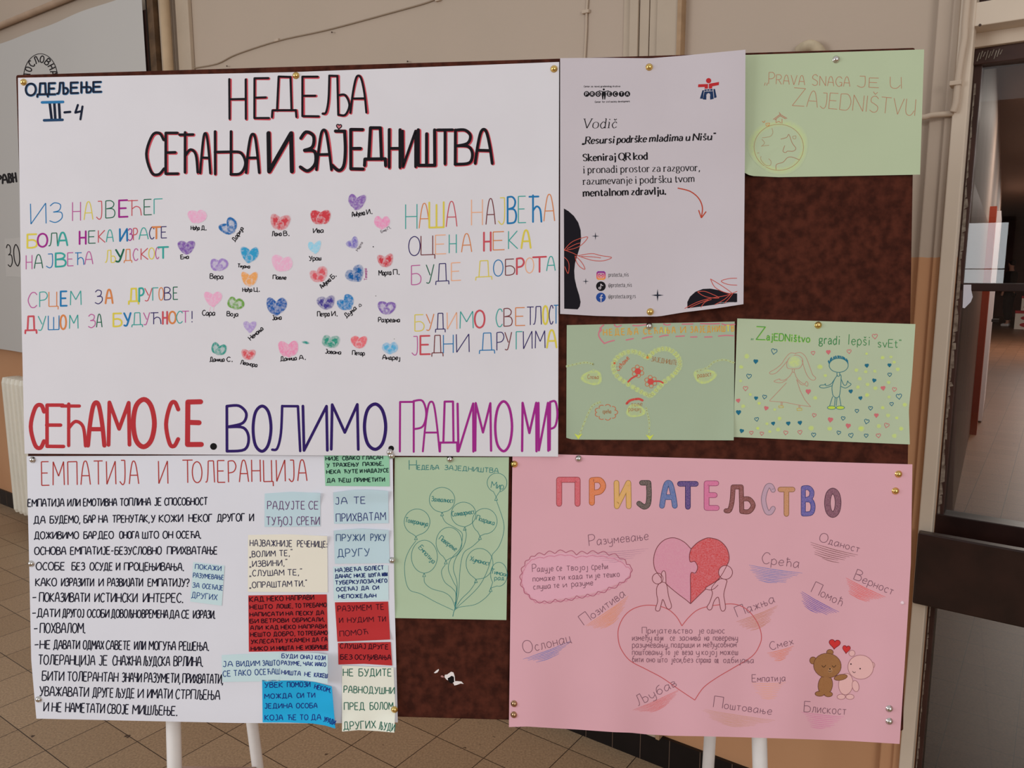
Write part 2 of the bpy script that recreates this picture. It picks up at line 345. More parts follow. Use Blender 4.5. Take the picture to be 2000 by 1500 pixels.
    def word(s, txt, x0, y0, x1, y1, h, m, wd, slant=0.0, jit=0.0, gap=.2, big=1.0, add=0.0, serif=False, nib=None):
        """one word between two baseline points"""
        L = math.hypot(x1-x0, y1-y0); ca, sa = (x1-x0)/L, (y1-y0)/L
        ws_ = [glyph(c)[0]*(big if k == 0 else 1) for k, c in enumerate(txt)]; tot = sum(ws_)+gap*(len(txt)-1); sc = L/tot; u = 0
        for k, c in enumerate(txt):
            a, b = u*sc, (u+ws_[k])*sc; u += ws_[k]+gap; hh = h*(big if k == 0 else 1)*random.uniform(1-jit*.05, 1+jit*.05)
            n0 = len(s.v)
            def P(p):
                X = a+(b-a)*p[0]+slant*hh*p[1]; Y = -hh*p[1]
                return (x0+X*ca-Y*sa+random.uniform(-jit, jit)*.25, y0+X*sa+Y*ca+random.uniform(-jit, jit)*.25)
            for kk, p in glyph(c)[1]:
                q = [P(t) for t in p]
                if len(p) == 2 and abs(p[0][0]-p[1][0])*.3+abs(p[0][1]-p[1][1]) < .13 and c in '.!:?ij': s.disc(q[0], max(wd*.7, hh*.06, (nib[1]*.6 if nib else 0)), m, add, 8); continue
                s.line(q, wd, m, smooth=kk in 'co', closed=kk == 'o', add=add, nib=nib, n=5 if hh > 25 else (4 if hh > 12 else 3))
                if serif and kk == 'l' and len(p) <= 4 and c.isalpha():
                    for e, o, o2 in ((q[0], p[0], p[1]), (q[-1], p[-1], p[-2])):
                        if (abs(o[0]-o2[0]) < .1 or c in 'VvRkKN') and (abs(o[1]) < .02 or abs(o[1]+.28) < .02 or o[1] > .95 or abs(o[1]-.62) < .02):
                            t = hh*.12; lo = o[1] < .1; l = t; r = t if (lo or c in 'VvN' or (c == 'k' and o[0] > .5)) else t*.1
                            s.line([(e[0]-l*ca, e[1]-l*sa), (e[0]+r*ca, e[1]+r*sa)], max(.7, (nib[0] if nib else wd)*1.2), m, add=add)
    def text(s, Z, spec, y0, y1, h, m, wd, **kw):
        """'WORD x0 x1|WORD x0 x1' in the coordinates of zoom window Z = (ox, oy, scale)"""
        W = [t.rsplit(' ', 2) for t in spec.split('|')]; xa = float(W[0][1]); xb = float(W[-1][2]); ox, oy, k = Z
        Y = lambda x: oy+k*(y0+(y1-y0)*(x-xa)/max(1e-6, xb-xa))
        for t, a, b in W:
            a, b = float(a), float(b); s.word(t, ox+k*a, Y(a), ox+k*b, Y(b), h*k, m, wd, **kw)
    def caps(s, Z, spec, t0, t1, b0, b1, wd, pal=None, m=None, **kw):
        """'X x0 x1 colour|...' single letters, top and bottom edges run linearly"""
        W = [t.split(' ') for t in spec.split('|')]; xa = float(W[0][1]); xb = float(W[-1][2]); ox, oy, k = Z
        I = lambda p, q, x: oy+k*(p+(q-p)*(x-xa)/max(1e-6, xb-xa))
        for t in W:
            a, b = float(t[1]), float(t[2]); c = (a+b)/2
            mm = pal[t[3][0]] if pal and len(t) > 3 else m; ww = wd*(1.9 if len(t) > 3 and t[3].endswith('+') else 1)
            s.glyph(t[0], ox+k*a, ox+k*b, I(b0, b1, c), I(t0, t1, c), mm, ww, slope=(b1-b0)/max(1, xb-xa)*.5, **kw)
    def zpts(s, Z, txt): ox, oy, k = Z; return [(ox+k*float(a), oy+k*float(b)) for a, b in (t.split(',') for t in txt.split())]
    def zline(s, Z, txt, wd, m, **kw): s.line(s.zpts(Z, txt), wd, m, **kw)
    def zpoly(s, Z, txt, m, smooth=False, **kw):
        p = s.zpts(Z, txt); s.poly(spline(p, 6, True) if smooth else p, m, **kw)
    def scribble(s, x0, y0, x1, y1, depth, m, rows=6, wd=1.6, dens=1.0, top=0.0):
        """pencil hatching hung under a word; rows get shorter towards the bottom"""
        L = math.hypot(x1-x0, y1-y0); ux, uy = (x1-x0)/L, (y1-y0)/L; vx, vy = -uy, ux
        for k in range(rows):
            t = k/max(1, rows-1); a = .28*t*random.uniform(.7, 1.1)+random.uniform(-.03, .03); b = 1-.4*t*random.uniform(.7, 1.1)+random.uniform(-.03, .02); d = depth*t
            pts = []
            for q in range(7):
                u = (a+(b-a)*q/6)*L; dd = d+math.sin(q/6*math.pi)*1.5+random.uniform(-.3, .3)
                pts.append((x0+ux*u+vx*dd, y0+uy*u+vy*dd))
            s.line(pts, wd, m, smooth=True, n=3, taper=True)
    def heart(s, c, w_, h_, ang, fill=None, line=None, wd=1.0, add=0.0, n=26):
        ca, sa = math.cos(ang), math.sin(ang); pts = []
        for k in range(n):
            t = 2*math.pi*k/n; x = math.sin(t)**3*.5*w_; y = -(13*math.cos(t)-5*math.cos(2*t)-2*math.cos(3*t)-math.cos(4*t)+2.5)/29*h_
            pts.append((c[0]+x*ca-y*sa, c[1]+x*sa+y*ca))
        if fill: s.poly(pts, fill, add, row=2.5)
        if line: s.line(pts, wd, line, closed=True, add=add+.0001)
    def build(s, name, parent, label=None):
        if not s.f: return None
        o = link(name, s.v, s.f, s.mats, parent, s.mi)
        if s.pg:
            o.data.attributes.new('pigment', 'FLOAT_COLOR', 'POINT'); o.data.attributes.new('ink_amount', 'FLOAT', 'POINT')
            ca, da = o.data.attributes['pigment'], o.data.attributes['ink_amount']
            for k, c in s.pg.items(): ca.data[k].color = c; da.data[k].value = s.dn[k]
        if label: o['label'] = label
        return o
class Sheet:
    """a sheet of paper lying on the board: pixel outline, base offset and bulge in metres"""
    def __init__(s, off, edges, bulge=None, step=10):
        s.off = off; s.bulge = bulge; s.e = edges; s.step = step
    def at(s, px, py, lift=0.0): return on_board(px, py, s.off + lift + (s.bulge(px, py) if s.bulge else 0.0))
    def make(s, name, m, parent):
        T, R, B, L = s.e      # polylines: top l->r, right t->b, bottom l->r, left t->b
        def arc(P):
            d = [0]
            for a, b in zip(P, P[1:]): d.append(d[-1]+math.hypot(b[0]-a[0], b[1]-a[1]))
            def f(t):
                t *= d[-1]
                for k in range(len(P)-1):
                    if t <= d[k+1] or k == len(P)-2:
                        u = (t-d[k])/((d[k+1]-d[k]) or 1); return (P[k][0]+(P[k+1][0]-P[k][0])*u, P[k][1]+(P[k+1][1]-P[k][1])*u)
            return f, d[-1]
        (fT, lT), (fR, lR), (fB, _), (fL, _) = arc(T), arc(R), arc(B), arc(L)
        nx, ny = max(4, int(lT/s.step)), max(4, int(lR/s.step)); V = []; Fc = []
        c00, c10, c01, c11 = T[0], T[-1], B[0], B[-1]
        for j in range(ny+1):
            v = j/ny
            for i in range(nx+1):
                u = i/nx; p = []
                for a in (0, 1):
                    p.append((1-v)*fT(u)[a]+v*fB(u)[a]+(1-u)*fL(v)[a]+u*fR(v)[a]-((1-u)*(1-v)*c00[a]+u*(1-v)*c10[a]+(1-u)*v*c01[a]+u*v*c11[a]))
                V.append(s.at(*p))
        for j in range(ny):
            for i in range(nx):
                a = j*(nx+1)+i; Fc.append((a, a+nx+1, a+nx+2, a+1))
        return link(name, V, Fc, m, parent, smooth=True, solid=0.00025)
def quadsheet(off, tl, tr, br, bl, bulge=None, step=10, top=(), right=(), bottom=(), left=()):
    return Sheet(off, ([tl, *top, tr], [tr, *right, br], [bl, *bottom, br], [tl, *left, bl]), bulge, step)
def sm(a, b, x):
    t = max(0.0, min(1.0, (x-a)/(b-a))); return t*t*(3-2*t)
# ================================================================== SETTING
def wall_mat():
    m = bpy.data.materials.new('two tone wall paint'); m.use_nodes = True; nt = m.node_tree; b = nt.nodes['Principled BSDF']
    b.inputs['Roughness'].default_value = 0.6; b.inputs['Specular IOR Level'].default_value = 0.25
    ge = nt.nodes.new('ShaderNodeNewGeometry'); sx = nt.nodes.new('ShaderNodeSeparateXYZ'); nt.links.new(ge.outputs['Position'], sx.inputs[0])
    nz = nt.nodes.new('ShaderNodeTexNoise'); nz.inputs['Scale'].default_value = 25; nt.links.new(ge.outputs['Position'], nz.inputs['Vector'])
    ma = nt.nodes.new('ShaderNodeMath'); ma.operation = 'MULTIPLY_ADD'; ma.inputs[1].default_value = 0.008
    nt.links.new(nz.outputs['Fac'], ma.inputs[0]); nt.links.new(sx.outputs['Z'], ma.inputs[2])
    gt = nt.nodes.new('ShaderNodeMath'); gt.operation = 'GREATER_THAN'; gt.inputs[1].default_value = 1.587; nt.links.new(ma.outputs[0], gt.inputs[0])
    n2 = nt.nodes.new('ShaderNodeTexNoise'); n2.inputs['Scale'].default_value = 1.6; n2.inputs['Detail'].default_value = 6; nt.links.new(ge.outputs['Position'], n2.inputs['Vector'])
    def two(a, c):
        r = nt.nodes.new('ShaderNodeValToRGB'); r.color_ramp.elements[0].position = .3; r.color_ramp.elements[1].position = .7
        r.color_ramp.elements[0].color = alb(a); r.color_ramp.elements[1].color = alb(c); nt.links.new(n2.outputs['Fac'], r.inputs['Fac']); return r
    lo, hi = two((176, 128, 92), (184, 138, 102)), two((172, 154, 138), (166, 150, 134))
    mx = nt.nodes.new('ShaderNodeMix'); mx.data_type = 'RGBA'; nt.links.new(gt.outputs[0], mx.inputs[0]); nt.links.new(lo.outputs[0], mx.inputs[6]); nt.links.new(hi.outputs[0], mx.inputs[7])
    nt.links.new(mx.outputs[2], b.inputs['Base Color'])
    n3 = nt.nodes.new('ShaderNodeTexNoise'); n3.inputs['Scale'].default_value = 60; nt.links.new(ge.outputs['Position'], n3.inputs['Vector'])
    bp = nt.nodes.new('ShaderNodeBump'); bp.inputs['Strength'].default_value = .12; bp.inputs['Distance'].default_value = .004
    nt.links.new(n3.outputs['Fac'], bp.inputs['Height']); nt.links.new(bp.outputs['Normal'], b.inputs['Normal']); return m
def tile_mat(name='vinyl floor tiles', ca=(158, 134, 108), cb=(148, 124, 98)):
    m = bpy.data.materials.new(name); m.use_nodes = True; nt = m.node_tree; b = nt.nodes['Principled BSDF']
    b.inputs['Roughness'].default_value = 0.42; b.inputs['Specular IOR Level'].default_value = 0.35
    ge = nt.nodes.new('ShaderNodeNewGeometry'); mp = nt.nodes.new('ShaderNodeMapping'); mp.vector_type = 'TEXTURE'
    o = floor_at(441, 1432); mp.inputs['Location'].default_value = (o.x, o.y, 0); mp.inputs['Rotation'].default_value = (0, 0, WA); mp.inputs['Scale'].default_value = (.1985, .1985, .1985)
    nt.links.new(ge.outputs['Position'], mp.inputs['Vector'])
    br = nt.nodes.new('ShaderNodeTexBrick'); br.offset = 0; br.squash = 1; br.inputs['Scale'].default_value = 1; br.inputs['Brick Width'].default_value = 1; br.inputs['Row Height'].default_value = 1
    br.inputs['Mortar Size'].default_value = .009; br.inputs['Mortar Smooth'].default_value = .3
    br.inputs['Color1'].default_value = alb(ca); br.inputs['Color2'].default_value = alb(cb); br.inputs['Mortar'].default_value = alb((48, 34, 26))
    nt.links.new(mp.outputs['Vector'], br.inputs['Vector'])
    nz = nt.nodes.new('ShaderNodeTexNoise'); nz.inputs['Scale'].default_value = 150; nz.inputs['Detail'].default_value = 6; nt.links.new(ge.outputs['Position'], nz.inputs['Vector'])
    rp = nt.nodes.new('ShaderNodeValToRGB'); rp.color_ramp.elements[0].position = .3; rp.color_ramp.elements[1].position = .72
    rp.color_ramp.elements[0].color = (.55, .52, .5, 1); rp.color_ramp.elements[1].color = (1.12, 1.1, 1.06, 1); nt.links.new(nz.outputs['Fac'], rp.inputs['Fac'])
    mx = nt.nodes.new('ShaderNodeMix'); mx.data_type = 'RGBA'; mx.blend_type = 'MULTIPLY'; mx.inputs[0].default_value = .8
    nt.links.new(br.outputs['Color'], mx.inputs[6]); nt.links.new(rp.outputs['Color'], mx.inputs[7])
    # worn chips along the joints
    n2 = nt.nodes.new('ShaderNodeTexNoise'); n2.inputs['Scale'].default_value = 22; n2.inputs['Detail'].default_value = 8; nt.links.new(ge.outputs['Position'], n2.inputs['Vector'])
    r2 = nt.nodes.new('ShaderNodeValToRGB'); r2.color_ramp.elements[0].position = .69; r2.color_ramp.elements[1].position = .72
    r2.color_ramp.elements[0].color = (0, 0, 0, 1); r2.color_ramp.elements[1].color = (1, 1, 1, 1); nt.links.new(n2.outputs['Fac'], r2.inputs['Fac'])
    m2 = nt.nodes.new('ShaderNodeMix'); m2.data_type = 'RGBA'; m2.inputs[7].default_value = alb((60, 44, 34)); nt.links.new(r2.outputs['Color'], m2.inputs[0]); nt.links.new(mx.outputs[2], m2.inputs[6])
    nt.links.new(m2.outputs[2], b.inputs['Base Color']); return m
def struct(o): o['kind'] = 'structure'; return o
M_WALL, M_TILE = wall_mat(), tile_mat()
M_CREAM = mat('cream gloss paint', (196, 180, 162), .45, noise=.06, nscale=6)
M_FRAME = mat('beige trim paint', (172, 155, 136), .5, noise=.08, nscale=8)
M_DARKWOOD = mat('dark stained wood', (44, 24, 20), .35, noise=.45, nscale=14, spec=.5)
M_DOORWOOD = mat('brown door frame wood', (66, 44, 38), .45, noise=.35, nscale=10)
M_BLACKTILE = mat('black skirting tile', (20, 13, 12), .4, noise=.3, nscale=12)
M_MORTAR = mat('skirting joint', (92, 74, 62), .9)
f0 = MB(); f0.face([Vector(p) for p in ((-16, -9, 0), (20, -9, 0), (20, 30, 0), (-16, 30, 0))], M_TILE); struct(f0.build('floor'))
# hall wall with its opening for the glazed door
S_L, S_D0, S_D1, S_R, Z_T = -13.0, 1.0, 2.25, 4.5, 3.25
b = MB(); b.wbox(S_L, S_D0, -.12, 0, 0, Z_T, M_WALL); b.wbox(S_D1, S_R, -.12, 0, 0, Z_T, M_WALL); b.wbox(S_D0, S_D1, -.12, 0, 2.62, Z_T, M_WALL)
struct(b.build('wall_back'))
b = MB(); b.wbox(S_L, S_D0-.02, 0.0, .012, 0, .1, M_BLACKTILE)
k = S_L
while k < S_D0-.1:
    b.wbox(k, k+.0022, .011, .0126, 0.0, .1, M_MORTAR); k += .0995
struct(b.build('baseboard_back'))
# plaster moulding and casing beside the door
b = MB(); b.wbox(.925, .972, 0, .02, 0, Z_T, M_WALL); b.wbox(.957, .974, .018, .03, 0, Z_T, M_WALL); struct(b.build('trim_1', bevel=.004))
b = MB(); b.wbox(.974, 1.004, 0, .045, 0, Z_T, M_CREAM); struct(b.build('trim_2', bevel=.003))
# pilaster strips behind the board
b = MB()
b.wbox(.12, .3, 0, .006, .1, Z_T, M_FRAME)
b.wbox(.147, .172, 0, .022, .1, Z_T, M_FRAME); b.wbox(.1755, .203, 0, .016, .1, Z_T, M_FRAME); b.wbox(.206, .232, 0, .015, .1, Z_T, M_FRAME)
b.wbox(.232, .292, 0, .024, .1, Z_T, M_FRAME); b.wbox(.294, .306, 0, .03, .1, Z_T, mat('bare wood bead', (160, 130, 100), .6, noise=.2, nscale=20))
b.wbox(.1718, .1757, 0, .008, .1, Z_T, M_DARKWOOD); b.wbox(.2028, .2062, 0, .008, .1, Z_T, M_DARKWOOD)
struct(b.build('trim_3'))
# pipe chase in the corner by the banner
b = MB(); b.wbox(-2.19, -2.13, 0, .03, .1, Z_T, M_FRAME); b.wbox(-2.075, -1.98, 0, .02, .1, Z_T, M_FRAME); struct(b.build('trim_4', bevel=.004))
b = MB(); b.tube([wpt(-2.105, .05, .1), wpt(-2.105, .05, Z_T)], .022, mat('painted heating pipe', (178, 152, 122), .45, noise=.15, nscale=9)); o = b.build('heating_pipe', smooth=True)
tag(o, 'tan painted heating pipe running up the wall right of the banner', 'pipe')
# ---------------------------------------------------------------- glazed door and what lies beyond
door = empty('door_1', wpt(1.6, -.05, 0)); struct(door)
b = MB()
S_ST = ws(1877, 613, -.05); b.wbox(1.0, S_ST, -.10, -.05, 0, 2.62, M_DOORWOOD); b.wbox(1.76, 1.80, -.10, -.035, 0, 2.62, M_DOORWOOD)
b.wbox(1.0, 1.8, -.10, -.035, 2.020, 2.055, M_DOORWOOD)
b.wbox(1.0, 1.8, -.09, -.05, 1.503, 1.522, M_DARKWOOD)
b.wbox(1.0, 1.8, -.10, -.045, .88, .945, M_DARKWOOD); b.wbox(1.0, 1.8, -.1, -.045, .1, .16, M_DARKWOOD)
struct(b.build('frame', door, bevel=.002))
b = MB(); b.wbox(.985, 1.85, -.02, .042, 2.085, 2.135, M_CREAM); b.wbox(.995, 1.85, -.11, -.02, 2.055, 2.12, M_CREAM); struct(b.build('transom_beam', door, bevel=.002))
b = MB(); b.wbox(1.0, 1.8, -.1, -.06, 2.135, 2.62, mat('transom wood panel', (92, 58, 40), .5, noise=.35, nscale=7)); struct(b.build('transom_panel', door))
b = MB(); b.wbox(1.8, S_D1, -.1, -.04, 0, 2.62, M_DOORWOOD); struct(b.build('side_panel', door))
gm = bpy.data.materials.new('window glass'); gm.use_nodes = True; nt = gm.node_tree; nt.nodes.clear()
out = nt.nodes.new('ShaderNodeOutputMaterial'); mxs = nt.nodes.new('ShaderNodeMixShader'); tr = nt.nodes.new('ShaderNodeBsdfTransparent'); gl = nt.nodes.new('ShaderNodeBsdfGlossy'); fr = nt.nodes.new('ShaderNodeFresnel')
fr.inputs['IOR'].default_value = 1.8; gl.inputs['Roughness'].default_value = 0.004; tr.inputs['Color'].default_value = (.93, .9, .87, 1)
nt.links.new(fr.outputs[0], mxs.inputs[0]); nt.links.new(tr.outputs[0], mxs.inputs[1]); nt.links.new(gl.outputs[0], mxs.inputs[2]); nt.links.new(mxs.outputs[0], out.inputs['Surface'])
GT = .038; b = MB()   # pane tilted on purpose so the mirrored window clears the board edge
for z0, z1 in ((1.522, 2.02), (.945, 1.503), (.16, .88)): b.face([wpt(S_ST, -.056, z0), wpt(1.76, -.056-GT, z0), wpt(1.76, -.056-GT, z1), wpt(S_ST, -.056, z1)], gm)
struct(b.build('glass_pane', door))
# flaking paint and putty along the jamb
M_PUTTY = mat('flaked putty', (140, 131, 120), .85, rgb2=(98, 86, 76), nscale=70)
b = MB(); zz = .2
while zz < 1.98:
    hgt = random.uniform(.012, .05); wd_ = random.uniform(.003, .010) if .8 < zz < 1.72 else random.uniform(.0005, .004)
    q_ = [wpt(1.0035, -.049, zz), wpt(1.0045+wd_, -.049, zz+random.uniform(0, .006)), wpt(1.0045+wd_*random.uniform(.4, 1), -.049, zz+hgt), wpt(1.0035, -.049, zz+hgt)]
    b.hexa([p_-WN*.002 for p_ in q_]+q_, M_PUTTY); zz += hgt
q_ = [on_wall(x, y, -.049) for x, y in ((1882, 556), (1880, 601), (1884, 602), (1896, 590), (1900, 580), (1897, 566), (1897, 556))]
b.face(q_, mat('torn white paper', (205, 208, 222), .7))
struct(b.build('flaking_paint', door))
b = MB()   # chalk-like scratches on the door head
for k in range(9):
    s0 = 1.006+.0055*k; b.hexa([wpt(s0, -.034, 2.027+.004*(k % 3)), wpt(s0+.002, -.034, 2.027+.004*(k % 3)), wpt(s0+.002, -.0335, 2.027+.004*(k % 3)), wpt(s0, -.0335, 2.027+.004*(k % 3)),
        wpt(s0+.004, -.034, 2.045+.003*(k % 2)), wpt(s0+.006, -.034, 2.045+.003*(k % 2)), wpt(s0+.006, -.0335, 2.045+.003*(k % 2)), wpt(s0+.004, -.0335, 2.045+.003*(k % 2))], M_PUTTY)
struct(b.build('scratches', door))
pl = empty('guard_plank', wpt(1.4, .06, .74), 'wide near-black stained plank fixed across the glazed door', 'plank')
b = MB(); b.wbox(.978, 1.86, .046, .075, .745, .925, M_DARKWOOD); b.build('board', pl, bevel=.004)
b = MB(); b.wbox(1.004, 1.86, .0, .046, .78, .9, M_DARKWOOD); b.build('spacer', pl)
# corridor beyond the glass
DRIFT = .055
def kp(s, dp, z): return wpt(s-DRIFT*dp, -dp, z)
class KB(MB):
    def kbox(s, s0, s1, p0, p1, z0, z1, mt): s.hexa([kp(s0,p0,z0), kp(s1,p0,z0), kp(s1,p1,z0), kp(s0,p1,z0), kp(s0,p0,z1), kp(s1,p0,z1), kp(s1,p1,z1), kp(s0,p1,z1)], mt)
M_CORR = mat('corridor paint', (140, 122, 112), .6, noise=.1, nscale=3)
M_CORRLOW = mat('brown corridor dado', (100, 70, 58), .5, noise=.25, nscale=5)
b = KB(); b.kbox(.83, .95, .12, 27, 1.95, 3.0, M_CORR); b.kbox(.83, .95, .12, 27, 0, 1.95, M_CORRLOW); struct(b.build('wall_corridor_left'))
b = KB(); b.kbox(3.1, 3.2, .12, 27, 0, 3.0, M_CORR); struct(b.build('wall_corridor_right'))
b = KB(); b.kbox(.78, 3.2, 27, 27.1, 0, 3.0, mat('reddish end wall', (104, 62, 54), .6, noise=.2, nscale=2)); struct(b.build('wall_corridor_end'))
b = KB(); b.kbox(.78, 3.2, .12, 27, 3.0, 3.05, mat('corridor ceiling paint', (120, 102, 92), .7)); struct(b.build('ceiling_corridor'))
b = KB(); b.face([kp(.9, .072, .002), kp(3.1, .072, .002), kp(3.1, 27, .002), kp(.9, 27, .002)], tile_mat('brown corridor tiles', (120, 86, 66), (110, 78, 58))); struct(b.build('floor_corridor'))
d2 = empty('door_2', kp(1.0, 6.5, 0)); struct(d2)
b = KB(); b.kbox(.95, 1.005, 6.2, 6.55, 0, 2.1, mat('red door casing', (150, 62, 44), .45)); struct(b.build('casing', d2))
b = KB(); b.kbox(.95, 1.035, 6.9, 8.6, 0.02, 2.1, mat('white door leaf', (222, 212, 214), .4)); struct(b.build('leaf', d2))
b = KB(); b.kbox(1.035, 1.10, 7.25, 7.33, 1.0, 1.03, mat('black door handle', (14, 12, 12), .4)); struct(b.build('handle', d2))
M_CART = mat('white carton board', (226, 212, 200), .6); M_CRED = mat('red carton print', (170, 36, 44), .5)
def carton(cx, dp, z, w_, h_, label, lid):
    r = empty('carton', kp(cx, dp, z), label, 'box', 'cartons in the corridor')
    q = KB(); q.kbox(cx-w_/2, cx+w_/2, dp, dp+.35, z+.002, z+h_, M_CART); q.build('body', r)
    q = KB(); q.kbox(cx-w_/2-.006, cx+w_/2+.006, dp-.006, dp+.356, z+h_-lid, z+h_+.006, M_CRED); q.build('lid', r)
    q = KB()
    for zc, rx, rz in ((z+h_*.62, .16, .055), (z+h_*.25, .17, .06)):
        q.face([kp(cx+rx*math.cos(t*math.pi/12), dp-.008, zc+rz*math.sin(t*math.pi/12)) for t in range(24)], M_CRED)
    q.build('printed_mark', r)
carton(.3+DRIFT*21.3+.25, 21.3, 0, .56, .46, 'white carton with red print on the floor at the far corridor end', .06)
carton(.3+DRIFT*21.3+.3, 21.36, .47, .44, .36, 'smaller white carton stacked on the red printed one in the corridor', .05)
# a person far down the corridor
def skin(name, nodes, edges, m, parent, lv=1):
    me = bpy.data.meshes.new(name); me.from_pydata([tuple(Vector(n[:3])) for n in nodes], edges, []); me.materials.append(m)
    o = bpy.data.objects.new(name, me); C.objects.link(o); o.parent = parent
    md = o.modifiers.new('skin', 'SKIN'); md.use_smooth_shade = True
    for k, n in enumerate(nodes): me.skin_vertices[0].data[k].radius = (n[3], n[4] if len(n) > 4 else n[3])
    me.skin_vertices[0].data[0].use_root = True
    sd = o.modifiers.new('smooth', 'SUBSURF'); sd.levels = lv; sd.render_levels = lv; return o
pp = floor_at(1966, 638); per = empty('person', (pp.x, pp.y, 0), 'person in dark clothes and white shoes standing far down the corridor', 'person'); per.rotation_euler = (0, 0, .6)
M_SKIN = mat('skin', (190, 140, 120), .6); M_CLOTH = mat('black clothing', (18, 18, 22), .9); M_SHOE = mat('white shoes', (214, 210, 212), .6); M_HAIR = mat('dark hair', (28, 20, 18), .7)
skin('body', [(0,0,.93,.13,.09),(0,0,1.12,.115,.085),(0,0,1.32,.14,.09),(0,0,1.44,.06),(0,.01,1.52,.05),(0,.03,1.62,.075,.085),(0,.02,1.70,.06,.07),
  (.17,0,1.4,.05),(.23,.02,1.13,.04),(.22,.1,.9,.03),(.22,.12,.81,.035,.02),(-.17,0,1.4,.05),(-.23,.02,1.13,.04),(-.22,.08,.9,.03),(-.22,.1,.81,.035,.02),
  (.09,0,.85,.085),(.1,.03,.48,.06),(.1,0,.1,.042),(.1,.1,.045,.035),(-.09,0,.85,.085),(-.1,.02,.48,.06),(-.1,-.06,.1,.042),(-.1,.04,.045,.035)],
  [(0,1),(1,2),(2,3),(3,4),(4,5),(5,6),(2,7),(7,8),(8,9),(9,10),(2,11),(11,12),(12,13),(13,14),(0,15),(15,16),(16,17),(17,18),(0,19),(19,20),(20,21),(21,22)], M_SKIN, per, 2)
skin('trousers', [(0,0,.95,.15,.11),(.09,0,.85,.105),(.1,.03,.48,.085),(.1,0,.16,.075),(-.09,0,.85,.105),(-.1,.02,.48,.085),(-.1,-.06,.16,.075)], [(0,1),(1,2),(2,3),(0,4),(4,5),(5,6)], M_CLOTH, per, 2)
skin('jacket', [(0,0,.92,.165,.12),(0,0,1.12,.15,.11),(0,0,1.33,.175,.115),(0,0,1.45,.075),(.18,0,1.4,.075),(.235,.02,1.13,.062),(.225,.1,.92,.05),(-.18,0,1.4,.075),(-.235,.02,1.13,.062),(-.225,.08,.92,.05)], [(0,1),(1,2),(2,3),(2,4),(4,5),(5,6),(2,7),(7,8),(8,9)], M_CLOTH, per, 2)
for sx, sy in ((.1, 0), (-.1, -.06)): skin('shoe', [(sx,sy-.04,.055,.05),(sx,sy+.06,.05,.048),(sx,sy+.17,.04,.038)], [(0,1),(1,2)], M_SHOE, per, 2)
skin('hair', [(0,-.01,1.58,.075),(0,-.01,1.68,.09),(0,.03,1.735,.075)], [(0,1),(1,2)], M_HAIR, per, 2)
area('corridor_lamp_light', kp(1.7, 5.8, 2.9), kp(1.7, 5.8, 0), .3, .8, 34, (1, .93, .85))
area('corridor_end_fill', kp(2.3, 15, 2.9), kp(2.3, 15, 0), .3, 1.6, 150, (1, .95, .9))  # unseen fill added to lift the far end of the corridor
area('corridor_middle_fill', kp(2.2, 9, 2.9), kp(2.2, 9, 0), .3, 1.6, 45, (1, .94, .88))  # second unseen fill, added to brighten the corridor halfway down
# ---------------------------------------------------------------- window in the opposite wall, seen mirrored in the door glass
def mirrored(px, py, dist):
    q = on_wall(px, py, -.07); r = (q-CAM).normalized(); n = (WN + WD*(GT/(1.76-S_ST))).normalized(); r = r - n*(2*r.dot(n)); return q + r*dist
wc = mirrored(1924, 497, 7.5); wl, wr, wt, wb = mirrored(1884, 497, 7.5), mirrored(1964, 497, 7.5), mirrored(1922, 436, 7.5), mirrored(1922, 558, 7.5)
wx, wy = (wr-wl).length, (wt-wb).length
hx = Vector((wr.x-wl.x, wr.y-wl.y, 0)).normalized(); hn = Vector((0, 0, 1)).cross(hx); hn = hn if hn.dot(CAM-wc) > 0 else -hn
win = empty('window_1', (wc.x, wc.y, wc.z)); struct(win)
def hp(a, z, d): return Vector((wc.x, wc.y, z)) + hx*a + hn*d
class HB(MB):
    def hbox(s, a0, a1, z0, z1, d0, d1, mt): s.hexa([hp(a0,z0,d0), hp(a1,z0,d0), hp(a1,z0,d1), hp(a0,z0,d1), hp(a0,z1,d0), hp(a1,z1,d0), hp(a1,z1,d1), hp(a0,z1,d1)], mt)
b = HB(); z0, z1 = wc.z-wy/2, wc.z+wy/2; e = wx/2
for q in ((-e-.06, -e, z0-.06, z1+.06), (e, e+.06, z0-.06, z1+.06), (-e, e, z0-.06, z0), (-e, e, z1, z1+.06), (-e, e, z0+wy*.26, z0+wy*.275)): b.hbox(*q, -.05, .03, M_DOORWOOD)
struct(b.build('window_frame', win))
b = HB(); A = 3.2
for q in ((-A, -e-.06, 0, Z_T), (e+.06, A, 0, Z_T), (-e-.06, e+.06, 0, z0-.06), (-e-.06, e+.06, z1+.06, Z_T)): b.hbox(*q, -.12, 0, M_CORR)
struct(b.build('wall_front'))
area('window_daylight', wc - hn*.03, wc + hn, wx, wy, 4.6*math.pi*wx*wy, (.93, .97, 1.0))
